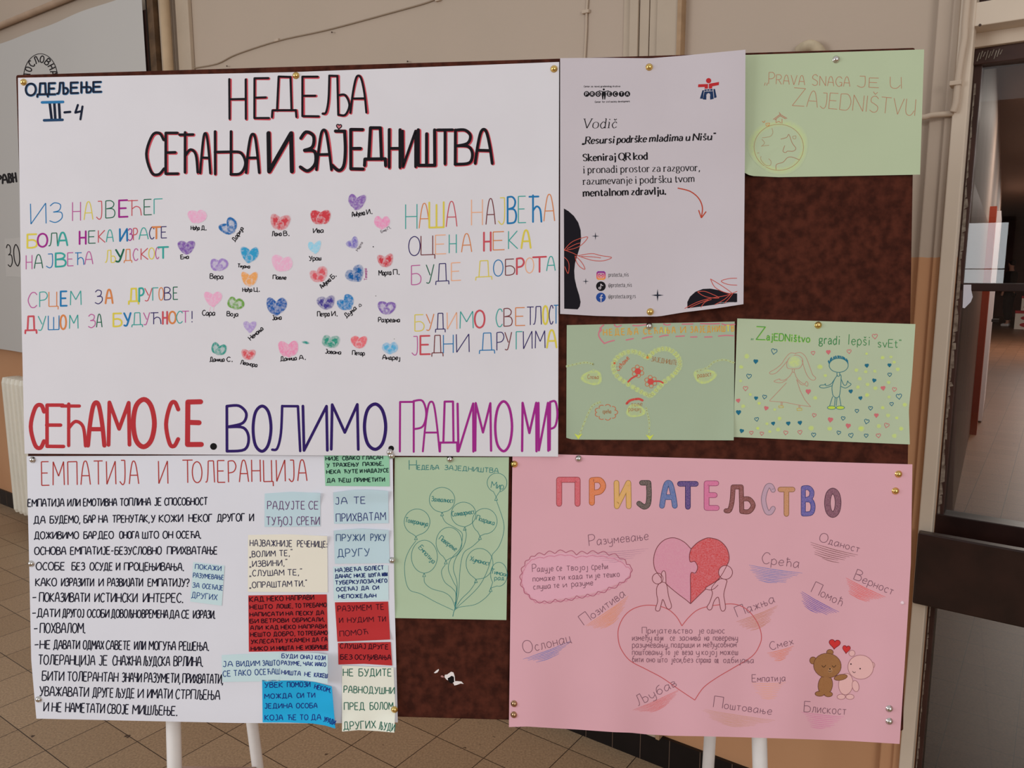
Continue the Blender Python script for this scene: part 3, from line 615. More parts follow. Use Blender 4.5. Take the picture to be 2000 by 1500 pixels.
# ---------------------------------------------------------------- cables
M_CABLE = mat('painted cable', (140, 122, 104), .5); M_CABLE2 = mat('cream painted cable', (176, 158, 140), .5)
def cable(pts, r, m, label, off=None, name='cable', clips=()):
    off = off or r+.001; root = empty(name, on_wall(*pts[0], off), label, 'cable')
    q = MB(); P = spline([tuple(on_wall(x, y, off)) for x, y in pts], 5); q.tube(P, r, m, 8); q.build('sheath', root, smooth=True)
    for x, y in clips:
        c = on_wall(x, y, 0); q = MB(); s0 = (c-WP).dot(WD); q.wbox(s0-.012, s0+.012, 0, off+r+.003, c.z-.005, c.z+.005, M_CABLE2); q.build('clip', root, bevel=.002)
cable([(345, 142), (380, 133), (425, 124), (462, 106), (545, 79), (640, 58), (770, 23), (830, 6), (870, -8), (960, -30)], .0028, M_CABLE, 'thin grey cable sagging diagonally across the wall above the white poster', clips=((543, 79), (858, 0)))
cable([(1150, -30), (1146, 20), (1145, 60), (1142, 115), (1138, 190)], .0035, M_CABLE2, 'thin painted cable running straight down above the printed flyer', clips=((1146, 24),))
cable([(1892, -20), (1886, 40), (1884, 75), (1878, 110), (1872, 150), (1867, 200), (1861, 219)], .0075, M_CABLE2, 'thick painted cable coming down the trim beside the glazed door', .054, clips=((1872, 172),))
cable([(1862, 221), (1845, 223), (1820, 225), (1795, 230), (1700, 236)], .0065, M_CABLE2, 'short horizontal painted cable entering behind the green globe drawing', .042)
b = MB(); b.tube(spline([tuple(on_wall(x, y, d)) for x, y, d in ((1560, 100, .004), (1572, 92, .02), (1585, 89, .025), (1598, 97, .02), (1606, 112, .01))], 5), [.004]+[.014]*19+[.006], mat('plaster coated stub', (182, 166, 140), .8, noise=.25, nscale=30), 10)
tag(b.build('cable_stub', smooth=True), 'bent plastered cable stub poking out above the green globe drawing', 'cable')
for x, y, l in ((648, 63, 'small nail in the wall under the diagonal cable'), (443, 129, 'small dark nail just above the white poster'), (796, 120, 'tiny nail high above the centre of the large white poster'), (1914, 49, 'small nail at the left end of the door beam')):
    b = MB(); d = .045 if x > 1900 else 0; b.tube([on_wall(x, y, d), on_wall(x, y, d+.012), on_wall(x, y, d+.013), on_wall(x, y, d+.015)], [.0012, .0012, .003, .002], mat('old iron nail', (70, 54, 46), .5), 8)
    tag(b.build('nail'), l, 'nail', 'nails in the wall')
# conduit above the banner
b = MB(); zc = wz(60, 26, .02)
b.tube([wpt(-6.5, .02, zc), wpt(-2.45, .02, zc)], .016, mat('tan painted conduit', (164, 138, 116), .5, noise=.15, nscale=10)); tag(b.build('conduit', smooth=True), 'tan horizontal conduit pipe on the wall above the banner', 'pipe')
# ---------------------------------------------------------------- radiator
M_RAD = mat('ivory radiator enamel', (214, 208, 194), .35, noise=.06, nscale=6, spec=.5)
OFF_R = .20
sl = ws(-2, 738, OFF_R); zt = wz(4, 738, OFF_R); zb = wz(26, 1000, OFF_R); rad = empty('radiator', wpt(sl+.45, .12, zb), 'ivory ribbed cast radiator on the wall under the banner', 'radiator')
NR = 12; pitch_ = (ws(48, 742, OFF_R)-sl)/6.0
for k in range(NR):
    b = MB(); c = sl+pitch_*(k+.5)
    n0 = []
    for z in (zb, zb+.02, zt-.03, zt):
        f_ = .72 if z in (zb, zt) else 1.0
        n0.append([wpt(c+pitch_*(.36*math.cos(2*math.pi*j/14) if math.sin(2*math.pi*j/14) > -.2 else .46*math.cos(2*math.pi*j/14))*f_, OFF_R-.03+(.03 if math.sin(2*math.pi*j/14) > 0 else .10)*f_*math.sin(2*math.pi*j/14), z) for j in range(14)])
    for A_, B_ in zip(n0, n0[1:]):
        for j in range(14): b.face([A_[j], A_[(j+1) % 14], B_[(j+1) % 14], B_[j]], M_RAD)
    b.face(n0[0][::-1], M_RAD); b.face(n0[-1], M_RAD); b.build('section', rad, smooth=False)
for z in (zb+.06, zt-.07): b = MB(); b.tube([wpt(sl+.01, OFF_R-.07, z), wpt(sl+pitch_*NR, OFF_R-.07, z)], .018, M_RAD); b.build('header_pipe', rad, smooth=True)
for c in (sl+pitch_*1.5, sl+pitch_*(NR-1.5)): b = MB(); b.wbox(c-.012, c+.012, 0, OFF_R-.05, zb+.1, zb+.125, M_RAD); b.build('bracket', rad)
b = MB(); b.tube([wpt(sl+pitch_*NR, OFF_R-.07, zb+.06), wpt(sl+pitch_*NR+.1, OFF_R-.07, zb+.06), wpt(sl+pitch_*NR+.12, OFF_R-.07, 0)], .011, M_RAD); b.build('supply_pipe', rad, smooth=True)
# ---------------------------------------------------------------- banner over a wooden board
s0, s1 = -5.9, ws(283, 60, .06)
b = MB(); b.wbox(s0+.05, s1+.004, 0, .055, 1.08, 2.70, M_DOORWOOD); b.wbox(s1+.004, s1+.012, 0, .052, 1.08, 3.0, mat('painted gap shadow', (30, 22, 16), .8)); b.wbox(s1+.012, s1+.06, .0, .05, 1.08, 3.0, mat('old brown batten', (96, 72, 50), .7, noise=.45, nscale=18))  # thin dark strip paints the shade of the gap beside the banner
tag(b.build('wooden_backboard'), 'dark wooden board mounted on the wall behind the hanging banner', 'board')
BO = .07
ztop, zbot = wz(100, 46, BO), wz(20, 685, BO)
ban = empty('banner', wpt(-3.6, BO, zbot), 'large pale grey printed banner hanging on the left wall', 'banner')
V = []; Fc = []; NX, NZ = 60, 30
for j in range(NZ+1):
    for i in range(NX+1):
        s_ = s0+(s1-s0)*i/NX; z = zbot+(ztop-zbot)*j/NZ
        V.append(wpt(s_, BO+.006*math.sin(s_*5+z)+.004*math.sin(s_*11-z*2)-.004, z))
for j in range(NZ):
    for i in range(NX): a = j*(NX+1)+i; Fc.append((a, a+1, a+NX+2, a+NX+1))
link('cloth', V, Fc, mat('banner vinyl', (176, 172, 168), .55), ban, smooth=True, solid=.0006)
def wave(s_, z): return .006*math.sin(s_*5+z)+.004*math.sin(s_*11-z*2)-.004
class WallSheet:
    def at(s, px, py, lift=0.0): p = on_wall(px, py, BO); return on_wall(px, py, BO+lift+wave((p-WP).dot(WD), p.z))
WS_ = WallSheet()
K = Ink(WS_, .001); cN = (28, 24, 26)
K.poly([(9, 466), (42, 463), (44, 541), (12, 540)], (184, 180, 176)); K.build('pale_patch', ban)
K = Ink(WS_, .002)
cx, cy, rx, ry = 79, 152, 33, 47
K.line([(cx+rx*math.cos(t*math.pi/30), cy+ry*math.sin(t*math.pi/30)) for t in range(60)], 1.3, cN, closed=True)
for ch, a in zip('ПОСЛОВНА', (-174, -151, -129, -107, -84, -61, -38, -16)):
    t = math.radians(a); x, y = cx+20*math.cos(t), cy+30*math.sin(t); dx, dy = -math.sin(t)*20, math.cos(t)*30; L = math.hypot(dx, dy); dx, dy = dx/L, dy/L
    K.word(ch, x-dx*3.6, y-dy*3.6, x+dx*3.6, y+dy*3.6, 13, cN, 2.2)
K.build('round_emblem', ban)
K = Ink(WS_, .002); K.text((0, 0, .25), 'Р -40 15|А 20 60|В 72 92|Н 104 128', 1440, 1418, 66, cN, 3.6); K.word('П', -40, 366, -24, 364, 17, cN, 3.6); K.build('lettering', ban)
K = Ink(WS_, .002); K.word('3', 16, 521, 25, 520, 43, cN, 2.0); K.word('0', 29, 520, 40, 519, 42, cN, 2.0); K.build('number', ban)
# ================================================================== DISPLAY BOARD
M_VELVET = mat('brown velvet', (78, 40, 30), .95, rgb2=(53, 27, 21), nscale=60, bump=.25, spec=.05, detail=8)
def bp(u, v, d): return BP + BU*u + BV*v + BN*d
brd = empty('display_board', bp(-.1, .617, -.012) * 1.0, 'brown velvet covered display board on white tubular legs', 'notice board')
b = MB(); u0, u1, v0, v1 = -.9165, .6925, -.5735, .617
b.hexa([bp(u0,v1,-.022), bp(u1,v1,-.022), bp(u1,v1,0), bp(u0,v1,0), bp(u0,v0,-.022), bp(u1,v0,-.022), bp(u1,v0,0), bp(u0,v0,0)], M_VELVET)
b.build('panel', brd, bevel=.004)
class BoardFace:
    def at(s, px, py, lift=0.0): return on_board(px, py, lift)
K = Ink(BoardFace(), .0008); Z = (780, 1200, .1533); cW = (222, 214, 212)
K.zpoly(Z, '580,770 610,765 660,730 690,740 705,790 710,850 740,850 790,855 820,885 780,880 730,900 700,905 690,880 640,850 600,830 575,800', cW)
K.zpoly(Z, '440,745 470,715 500,695 505,710 485,740 455,750', cW); K.zpoly(Z, '525,785 545,775 570,795 560,805 535,800', (170, 120, 115))
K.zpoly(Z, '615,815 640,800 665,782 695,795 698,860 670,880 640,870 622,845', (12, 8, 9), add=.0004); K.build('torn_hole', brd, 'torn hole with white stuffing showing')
M_LEG = mat('white enamel tube', (222, 218, 216), .35, noise=.08, nscale=16, spec=.5)
def down(a, b_):
    a, b_ = Vector(a), Vector(b_); return a + (b_-a)*((.008-a.z)/(b_.z-a.z))
def leg(pts, r):
    q = MB(); q.tube(pts, r, M_LEG, 16); return q.build('leg', brd, smooth=True)
fl1, fl2 = on_board(338.5, 1400, -.040), on_board(341, 1500, -.044); fr1, fr2 = on_board(1482, 1400, -.040), on_board(1484.5, 1500, -.044)
rl1, rl2 = on_board(491, 1400, -.36), on_board(504, 1500, -.40); rr1, rr2 = on_board(1389, 1400, -.36), on_board(1383, 1500, -.40)
def up(a, b_, t): return Vector(a) + (Vector(a)-Vector(b_)).normalized()*t
fb = {}
for tg, (a, c, d, e_) in {'l': (fl1, fl2, rl1, rl2), 'r': (fr1, fr2, rr1, rr2)}.items():
    leg([up(a, c, .5), a, c, down(a, c)], .0137); leg([up(a, c, .42)-BN*.03, up(d, e_, .15), d, e_, down(d, e_)], .0135)
q = MB(); q.tube([on_board(341, 1503, -.044), on_board(504, 1503, -.40)], .006, mat('rusty cross tube', (176, 150, 138), .5)); q.build('cross_bar', brd, smooth=True)
q = MB(); q.tube([down(fl1, fl2)+Vector((0, 0, .12)), down(fr1, fr2)+Vector((0, 0, .12))], .011, M_LEG); q.build('cross_bar', brd, smooth=True)
# ================================================================== POSTERS AND NOTES
def paper(rgb): return mat('paper %d %d %d' % tuple(rgb), rgb, .75, noise=.025, nscale=9, spec=.15)
def sheet_thing(name, sh, rgb, label, cat, group=None):
    e = sh.e; B = e[2]; mid = ((B[0][0]+B[-1][0])/2, (B[0][1]+B[-1][1])/2)
    r = empty(name, sh.at(*mid), label, cat, group); sh.make('sheet', paper(rgb), r); return r
WHITE = (207, 204, 209)
# ---------------------------------------------------------------- the large white poster
def bw(x, y): return .004*sm(700, 880, y)*(1+.6*math.sin(x*.013)) + .003*sm(1040, 1092, x) + .0025*sm(90, 40, x)*sm(600, 880, y)
P1 = quadsheet(.0022, (35, 152), (1092, 121), (1090, 892), (48, 886), bw, 14, top=((570, 141),), left=((42, 620),))
p1 = sheet_thing('poster', P1, WHITE, 'large white hand lettered poster with painted fingerprint hearts, top left of the board', 'poster')
NAVY, BLK, REDL = (16, 25, 46), (20, 16, 22), (190, 70, 82)
K = Ink(P1); Z = (0, 0, .25); HALO = (60, 110, 150)
for add, col, wd, dx in ((0, HALO, 5.0, .8), (.0003, NAVY, 3.7, 0)):
    K.caps(Z, 'О 200 278|Д 290 372|Е 380 430|Љ 445 530|Е 552 608|Њ 634 712|Е 728 788', 655, 640, 748, 716, wd, m=col, dx=dx, dy=dx*.6, add=add)
for a, b_, col, wd in (((82, 200), (123, 199), (40, 110, 160), 5.2), ((86, 235), (122, 234), (30, 62, 96), 5.2), ((97, 202), (101, 234), NAVY, 5), ((106, 202), (108, 234), NAVY, 5), ((115, 201), (117, 234), NAVY, 5), ((126, 219.5), (137, 218.5), NAVY, 4.6)):
    K.line([a, b_], wd, col, add=.0003)
K.line([(152, 205), (147, 220), (159, 217)], 4.2, NAVY, add=.0003); K.line([(161, 208), (157, 233)], 4.2, NAVY, add=.0003)
K.build('class_lettering', p1, 'dark blue class lettering in the corner')
K = Ink(P1)
head = [('Н',448,480,155,232,5),('Е',497,525,153,231,5),('Д',531,579,150,218,5),('Е',591,622,150,227,5),('Љ',630,682,148,224,5),('А',684,716,148,220,5),
 ('С',285,320,260,341,6),('Е',324,347,260,339,6),('Ћ',351,386,259,337,6),('А',391,411,260,338,5.5),('Њ',420,479,257,340,6),('А',481,506,262,337,6),
 ('И',524,570,260,335,9),('З',586,616,258,334,7),('А',618,647,254,331,6),('Ј',646,676,256,331,7),('Е',685,709,253,330,7),('Д',712,753,250,313,7),('Н',760,781,253,327,6.5),('И',786,812,256,326,6),('Ш',817,849,254,323,7),('Т',854,884,254,320,6.5),('В',889,923,254,321,6.5),('А',928,961,253,319,6.5)]
for add, col, ex, dx in ((0, REDL, .7, 1.6), (.0003, BLK, -.7, 0)):
    for ch, x0, x1, t, b_, wd in head: K.glyph(ch, x0, x1, b_, t, col, wd+ex, jit=.5, dx=dx, dy=dx*.5, add=add)
K.heart((662, 248), 10, 10, .1, (190, 110, 120), BLK, 2)
K.build('heading', p1, 'black heading shadowed in red')
PAL = dict(b=(30,112,166), t=(54,154,146), g=(22,94,70), y=(206,190,76), p=(176,88,146), m=(148,34,128), r=(188,76,86), o=(202,124,72), n=(54,44,98), w=(112,54,58), s=(226,164,130))
K = Ink(P1); Z = (0, 100, .3); W1 = 1.85
K.caps(Z, 'И 198 300 b|З 322 402 b|Н 472 524 p|А 547 604 y|Ј 625 665 r|В 688 748 g|Е 775 830 m+|Ћ 832 920 r|Е 938 988 g|Г 1003 1058 t', 995, 962, 1130, 1058, W1, PAL)
K.caps(Z, 'Б 178 240 y+|О 245 308 m+|Л 315 374 g|А 377 438 t+|Н 518 558 m+|Е 577 622 g|К 640 684 r|А 692 738 t|И 780 828 b+|З 834 860 m|Р 868 895 r|А 905 965 t|С 972 1003 n|Т 990 1046 o+|Е 1050 1086 n', 1195, 1142, 1282, 1215, W1, PAL)
K.caps(Z, 'Н 170 208 p|А 223 278 g|Ј 298 345 b|В 362 428 t+|Е 440 478 p|Ћ 488 546 b|А 552 604 p|Љ 683 752 y|У 755 805 g+|Д 808 858 o|С 866 898 p|К 918 964 r|О 968 1005 y|С 1012 1034 p|Т 1030 1094 t+', 1330, 1275, 1422, 1345, W1, PAL)
Z = (0, 500, .3)
K.caps(Z, 'С 182 240 p|Р 258 308 t|Ц 318 378 o|Е 395 434 b+|М 458 528 t|З 618 664 n|А 687 733 o+|Д 838 902 y+|Р 906 936 t+|У 942 990 r|Г 994 1030 t|О 1034 1064 o|В 1070 1112 n|Е 1128 1158 g', 240, 202, 338, 282, W1, PAL)
K.caps(Z, 'Д 164 238 r+|У 248 298 t|Ш 314 384 b|О 393 430 o+|М 452 508 t|З 574 618 p|А 628 664 g|Б 738 792 y+|У 808 850 b+|Д 858 928 t|У 934 974 p|Ћ 980 1048 n|Н 1060 1088 r+|О 1100 1144 o+|С 1148 1188 t|Т 1184 1230 p|! 1242 1258 n', 395, 358, 490, 432, W1, PAL)
K.build('verse_lettering', p1, 'coloured verse lettering on the left half')
K = Ink(P1); Z = (500, 100, .3)
K.caps(Z, 'Н 974 1048 t|А 1062 1130 o|Ш 1128 1222 y+|А 1238 1308 r|Н 1403 1474 s|А 1497 1558 w|Ј 1574 1622 y|В 1638 1694 b+|Е 1708 1758 t|Ћ 1780 1858 b+|А 1874 1944 o', 1000, 930, 1160, 1105, W1, PAL)
K.caps(Z, 'О 994 1068 n|Ц 1074 1164 w|Е 1168 1238 s|Н 1258 1304 t|А 1338 1404 o|Н 1484 1528 r+|Е 1544 1618 o|К 1644 1704 t|А 1728 1788 y+', 1210, 1165, 1335, 1280, W1, PAL)
Z = (500, 500, .3)
K.caps(Z, 'Б 1012 1074 p|У 1108 1158 g|Д 1170 1256 n|Е 1272 1334 s|Д 1430 1536 y|О 1546 1608 b|Б 1624 1684 w|Р 1698 1744 r+|О 1754 1808 s|Т 1804 1888 r+|А 1892 1948 t', 65, 2, 190, 95, W1, PAL)
K.caps(Z, 'Б 1034 1094 y|У 1108 1158 o|Д 1168 1232 n|И 1244 1308 s|М 1328 1414 t|О 1424 1488 r+|С 1562 1604 t|В 1614 1668 w|Е 1690 1752 o|Т 1764 1808 n|Л 1804 1858 n|О 1868 1900 y+|С 1908 1934 n|Т 1938 1968 b', 385, 320, 490, 440, W1, PAL)
K.caps(Z, 'Ј 1012 1054 p|Е 1070 1132 r+|Д 1144 1218 w|Н 1220 1284 b|И 1304 1388 n|Д 1454 1554 b|Р 1568 1614 n|У 1620 1664 w|Г 1694 1734 t|И 1740 1798 n|М 1818 1882 n|А 1894 1956 y+', 525, 482, 645, 595, W1, PAL)
K.build('verse_lettering', p1, 'coloured verse lettering on the right half')
K = Ink(P1); RD, IND, MAG = (172, 46, 52), (44, 24, 92), (150, 38, 128)
Z = (0, 500, .3)
for ch, a, b_, t, bb, wd in (('С',200,288,970,1248,8),('Е',305,415,972,1240,7),('Ћ',400,555,965,1235,6.5),('А',572,680,955,1235,8.5),('М',705,842,955,1230,7.5),('О',868,1004,935,1242,9.5),('С',1080,1160,952,1235,8),('Е',1222,1312,950,1228,10)):
    K.glyph(ch, a*.3, b_*.3, 500+.3*bb, 500+.3*t, RD, wd, jit=.6)
K.disc((417, 872), 6.7, (16, 14, 16), n=20)
for ch, a, b_, t, bb, wd in (('В',443,486,793,881,5.5),('О',494,529,793,881,6),('Л',532,586,793,881,5),('И',592,639,793,880,5.5),('М',647,700,790,878,5.5),('О',712,753,789,878,6.5)):
    K.glyph(ch, a, b_, bb, t, IND, wd, jit=.5)
K.disc((764, 876), 5.6, (16, 14, 16), n=20)
for ch, a, b_, t, bb, wd in (('Г',781,807,785,882,4),('Р',808,833,783,882,4),('А',826,858,784,882,3.8),('Д',859,893,784,868,4.2),('И',894,925,788,882,4.4),('М',928,959,787,880,4.4),('О',967,1000,784,881,5),('М',1020,1048,787,881,4.6),('И',1052,1071,787,880,4.4),('Р',1074,1089,785,879,4.2)):
    K.glyph(ch, a, b_, bb, t, MAG, wd, jit=.5)
K.build('slogan_lettering', p1, 'big red, indigo and magenta slogan')
# fingerprint hearts and the names under them
HT = [ # cx cy w h angle colour style | name x0 y0 x1 y1 height
 (385,424,35,27,0,(238,160,192),'s','Нађа Д.',373,449,403,449,8),(448,444,33,31,-38,(24,96,160),'r','Дарија',459,472,476,446,8),(547,435,37,32,4,(194,62,72),'d','Лана В.',531,461,565,460,9),
 (626,425,39,29,0,(194,58,68),'v','Ива',612,455,632,454,9),(697,396,30,33,3,(128,92,164),'s','Анђела И.',688,424,727,417,9.5),(746,436,28,27,0,(236,140,180),'s','Емир П.',745,455,764,446,5),
 (364,484,30,29,0,(118,80,158),'s','Ена',353,506,369,505,8),(487,499,31,34,6,(46,146,190),'v','Тијана',464,522,488,524,7),(615,484,22,26,-8,(140,198,222),'s','Урош',604,509,627,508,9),
 (690,476,22,22,-35,(116,106,180),'d','Марта',699,491,709,474,5),(428,518,34,25,-3,(148,120,184),'r','Вера',410,544,436,545,9.5),(550,516,39,33,14,(240,166,194),'s','Павле',533,545,559,546,8),
 (487,546,29,30,2,(228,156,92),'v','Нађа Ц.',474,570,507,569,8),(624,538,33,30,-28,(204,84,94),'d','Анђела Б.',629,564,657,539,8.5),(695,537,34,33,-33,(18,88,152),'d','Теодора',717,547,716,524,5.5),
 (753,510,29,27,-8,(192,54,66),'d','Марта П.',740,538,780,536,10),(416,585,30,32,0,(240,160,190),'s','Сара',395,616,420,616,10),(460,594,32,24,12,(104,152,66),'r','Воја',443,617,465,618,9),
 (540,600,36,37,0,(18,82,156),'s','Јана',532,625,550,624,9),(637,592,33,28,-6,(64,54,136),'d','Петра И.',620,618,659,617,9.5),(677,593,31,30,-38,(20,116,178),'s','Дуња',677,621,697,603,9),
 (755,602,33,27,4,(122,92,164),'r','Разредна',739,629,781,629,9),(488,639,21,25,0,(162,138,194),'s','Немања',490,665,515,643,9),(427,683,29,24,16,(50,142,130),'r','Даница С.',410,706,454,706,8.5),
 (485,693,26,22,3,(204,82,90),'d','Леонора',469,711,502,717,8),(563,683,37,33,0,(236,136,172),'s','Даница А.',548,705,597,702,8.5),(646,668,34,25,2,(46,142,122),'d','Јована',635,690,666,692,8),
 (701,669,29,26,3,(216,108,116),'v','Петар',688,693,712,694,8.5),(762,681,29,24,-3,(84,164,206),'d','Андреј',747,702,781,703,9)]
MW = wash(WHITE)
for cx, cy, w_, h_, an, col, st, nm, x0, y0, x1, y1, hh in HT:
    a = math.radians(an); K = Ink(P1); prof = {'s': ((0,.8),(.4,.9),(.75,.85),(.92,.8),(1,.15)), 'r': ((0,.35),(.45,.4),(.62,.9),(.88,1.1),(1,.25)), 'd': ((0,1.2),(.4,1.1),(.65,.62),(.9,.6),(1,.2)), 'v': ((0,1.15),(.5,1.1),(.8,1.0),(.93,.7),(1,.2))}[st]
    for sg in (-1, 1):
        ox, oy = sg*w_*.20, -h_*.05; ca, sa = math.cos(a), math.sin(a)
        K.blob((cx+ox*ca-oy*sa, cy+ox*sa+oy*ca), w_*.315, h_*.50, MW, col, a+sg*math.radians(30), prof, 22, .07, add=.00012*(sg+1))
    K.blob((cx-math.sin(a)*h_*.17, cy+math.cos(a)*h_*.17), w_*.24, h_*.28, MW, col, a, ((0,prof[1][1]),(.6,.85),(1,.6 if st != 's' else .75)), 18, .05, add=.00036)
    ho = K.build('fingerprint_heart', p1)
    N = Ink(P1); dk = (96, 88, 96) if nm in ('Емир П.', 'Марта') else ((150, 50, 120) if nm == 'Теодора' else (22, 18, 24))
    pr = nm.split(' '); L = len(nm)
    if len(pr) == 1: N.word(nm, x0, y0, x1, y1, hh, dk, 1.7 if hh > 6 else .9, gap=.12)
    else:
        q = (len(pr[0])+.2)/(L+.3); N.word(pr[0], x0, y0, x0+(x1-x0)*q*.97, y0+(y1-y0)*q*.97, hh, dk, 1.7 if hh > 6 else .9, gap=.12)
        q = (len(pr[0])+.9)/(L+.3); N.word(pr[1], x0+(x1-x0)*q, y0+(y1-y0)*q, x1, y1, hh, dk, 1.7 if hh > 6 else .9, gap=.25)
    if nm == 'Дуња': N.heart((703, 597), 5, 6, .5, None, dk, 1.1)
    if nm == 'Сара': N.line([(411, 600), (409, 608)], .7, col); N.line([(418, 600), (417, 607)], .7, col)
    N.build('name_lettering', ho)
K = Ink(P1); K.blob((597, 669), 8, 3.2, MW, (40, 140, 130), .2, ((0,1),(.6,.8),(1,.2))); K.build('paint_smear', p1)
for c_, r_ in (((729, 482), 1.2), ((734, 578), .8), ((770, 662), .7)): K = Ink(P1); K.disc(c_, r_, (40, 34, 40)); K.build('ink_spot', p1)
# ---------------------------------------------------------------- printed flyer
FLY = (189, 181, 187)
def bf(x, y):
    u, v = (x-1094)/360, (y-105)/505
    return .016*sm(.45, 1.0, u)**1.3*(.5+.5*abs(v-.45)*1.6) + .010*sm(.5, 1, u)*sm(.7, 1, v) + .004*sm(.25, 0, u)*sm(.6, 1, v)
FS = quadsheet(.0062, (1094, 113.5), (1456, 97), (1452, 594), (1094, 613), bf, 9, top=((1180, 112.8), (1270, 113.8), (1330, 109)), bottom=((1165, 617), (1225, 618.5), (1287, 618), (1335, 610), (1400, 602)), right=((1455, 300),))
fl = sheet_thing('flyer', FS, FLY, 'printed white flyer about support for young people, beside the large white poster', 'flyer')
FB, FR = (18, 16, 20), (172, 66, 44); Z = (1060, 80, .21); Z2 = (1060, 340, .21)
K = Ink(FS)
K.text(Z, 'Centar 383 438|za 448 466|razvoj 478 530|građanskog 540 640|društva 650 720', 430, 428, 15, FB, .6); K.text(Z, 'Center 485 540|for 552 580|civil 590 625|society 632 690|development 700 810', 574, 568, 15, FB, .6)
for ch, cx in zip('PROTECTA', (408, 460, 515, 568, 620, 675, 733, 787)):
    x, y = 1060+.21*cx, 80+.21*493
    if ch != 'T' or cx > 600: K.disc((x, y), 5.5, FB, n=18); K.glyph(ch, x-2, x+2, y+2.9, y-2.9, FLY, 1.1, add=.0003)
K.zpoly(Z, '556,470 582,470 590,492 580,545 573,545 570,510 566,510 562,545 555,545 546,492', FB); K.disc((1060+.21*568, 80+.21*451), 2.0, FB); K.zline(Z, '522,462 568,474 614,462', 1.5, FB)
K.build('logo', fl, 'black round letter logo with a standing figure')
K = Ink(FS); RM, BM_ = (172, 40, 44), (28, 48, 84)
K.disc((1060+.21*1543, 80+.21*369), 5.1, RM, n=20)
K.zpoly(Z, '1447,403 1537,400 1537,442 1505,445 1507,428 1444,430', RM); K.zpoly(Z, '1545,398 1640,381 1638,410 1577,422 1575,442 1545,443', RM)
for q in ('1485,460 1500,457 1490,538 1462,536', '1504,452 1525,449 1525,464 1503,466', '1530,449 1551,448 1551,462 1530,463', '1557,447 1580,446 1581,462 1557,463', '1504,470 1520,470 1522,520 1521,546 1490,544', '1563,468 1583,466 1590,538 1558,546 1556,520', '1587,447 1602,446 1618,524 1595,532', '1520,470 1563,468 1558,500 1552,488 1540,484 1530,489 1523,502'): K.zpoly(Z, q, BM_)
K.build('emblem', fl, 'red and navy block figure emblem')
K = Ink(FS); SF = dict(serif=True)
K.text(Z, 'Vodič 376 686', 812, 808, 88, FB, 1, slant=.16, nib=(.7, 1.9), gap=.16, **SF)
K.text(Z, '„Resursi 370 665|podrške 690 962|mladima 990 1300|u 1330 1368|Nišu“ 1398 1602', 957, 918, 62, FB, 1, slant=.16, nib=(1.2, 2.9), gap=.16, **SF)
K.text(Z, 'Skeniraj 376 680|QR 708 816|kod 845 975', 1116, 1100, 64, FB, 1, nib=(1.2, 3.0), gap=.17, **SF)
K.text(Z, 'i 378 390|pronađi 420 695|prostor 725 995|za 1020 1095|razgovor, 1125 1462', 1229, 1207, 66, FB, 1, nib=(.8, 1.9), gap=.17, **SF)
K.text(Z, 'razumevanje 376 832|i 860 874|podršku 905 1198|tvom 1230 1410', 1336, 1310, 66, FB, 1, nib=(.8, 1.9), gap=.17, **SF)
K.text(Z, 'mentalnom 376 796|zdravlju. 825 1145', 1445, 1424, 66, FB, 1, nib=(1.2, 3.0), gap=.17, **SF)
K.text(Z2, 'protecta_nis 612 798', 955, 952, 40, FB, .65); K.text(Z2, '@protecta_nis 612 828', 1051, 1048, 40, FB, .65); K.text(Z2, '@protecta.org.rs 612 864', 1156, 1153, 40, FB, .65)
K.build('printed_text', fl)
K = Ink(FS); K.zline(Z2, '1255,130 1370,160 1450,225 1485,310 1476,400', 2.2, FR, smooth=True); K.zline(Z2, '1450,335 1475,408 1520,348', 2.2, FR); K.build('arrow', fl, 'red curved arrow')
K = Ink(FS); FK = (20, 16, 24)
K.zpoly(Z2, '197,320 240,345 290,390 330,450 352,520 357,600 345,680 320,760 300,830 293,900 297,970 315,1050 340,1130 352,1190 345,1230 325,1258 200,1252', FK)
LR = (186, 78, 66)
for q in ('200,705 260,640 330,605 418,585 370,650 300,690 200,710', '330,760 400,745 470,740 540,758 640,775 570,805 480,805 400,785 330,760', '300,760 340,795 375,840 392,885 350,865 315,820 300,760', '200,772 235,810 245,860 235,925 205,860', '200,705 280,735 330,760', '225,695 300,655 350,640', '360,765 470,770 540,780'): K.zline(Z2, q, 1.2, LR, smooth=True, add=.0004)
K.build('corner_ornament', fl, 'black blob with red leaf outlines at the left edge')
K = Ink(FS)
K.zpoly(Z2, '1345,1248 1345,1190 1370,1140 1420,1095 1490,1068 1560,1065 1640,1080 1720,1105 1808,1110 1808,1190 1600,1215', FK)
for q in ('1560,975 1620,1010 1690,1055 1760,1110 1680,1095 1600,1050 1560,975', '1806,968 1730,972 1660,995 1720,1025 1808,1033', '1440,1095 1500,1090 1560,1110 1640,1150 1560,1150 1490,1130 1440,1095', '1320,1250 1440,1190 1560,1155 1700,1130 1808,1090', '1470,1240 1510,1190 1570,1165', '1600,1215 1690,1165 1750,1112', '1370,1240 1460,1200 1540,1170', '1690,1200 1730,1160 1770,1108'): K.zline(Z2, q, 1.2, LR, smooth=True, add=.0004)
K.build('corner_ornament', fl, 'black blob with red leaf outlines at the right corner')
for x, y, r in ((490, 577, 36), (400, 998, 30), (1068, 1127, 58)):
    K = Ink(FS); pts = []
    for k in range(16):
        t = k*math.pi/8; q = (1, .3, .16, .3)[k % 4]; pts.append((1060+.21*(x+r*q*math.sin(t)), 340+.21*(y-r*q*math.cos(t))))
    K.poly(pts, (28, 34, 48), row=1.5); K.build('sparkle', fl)
K = Ink(FS)
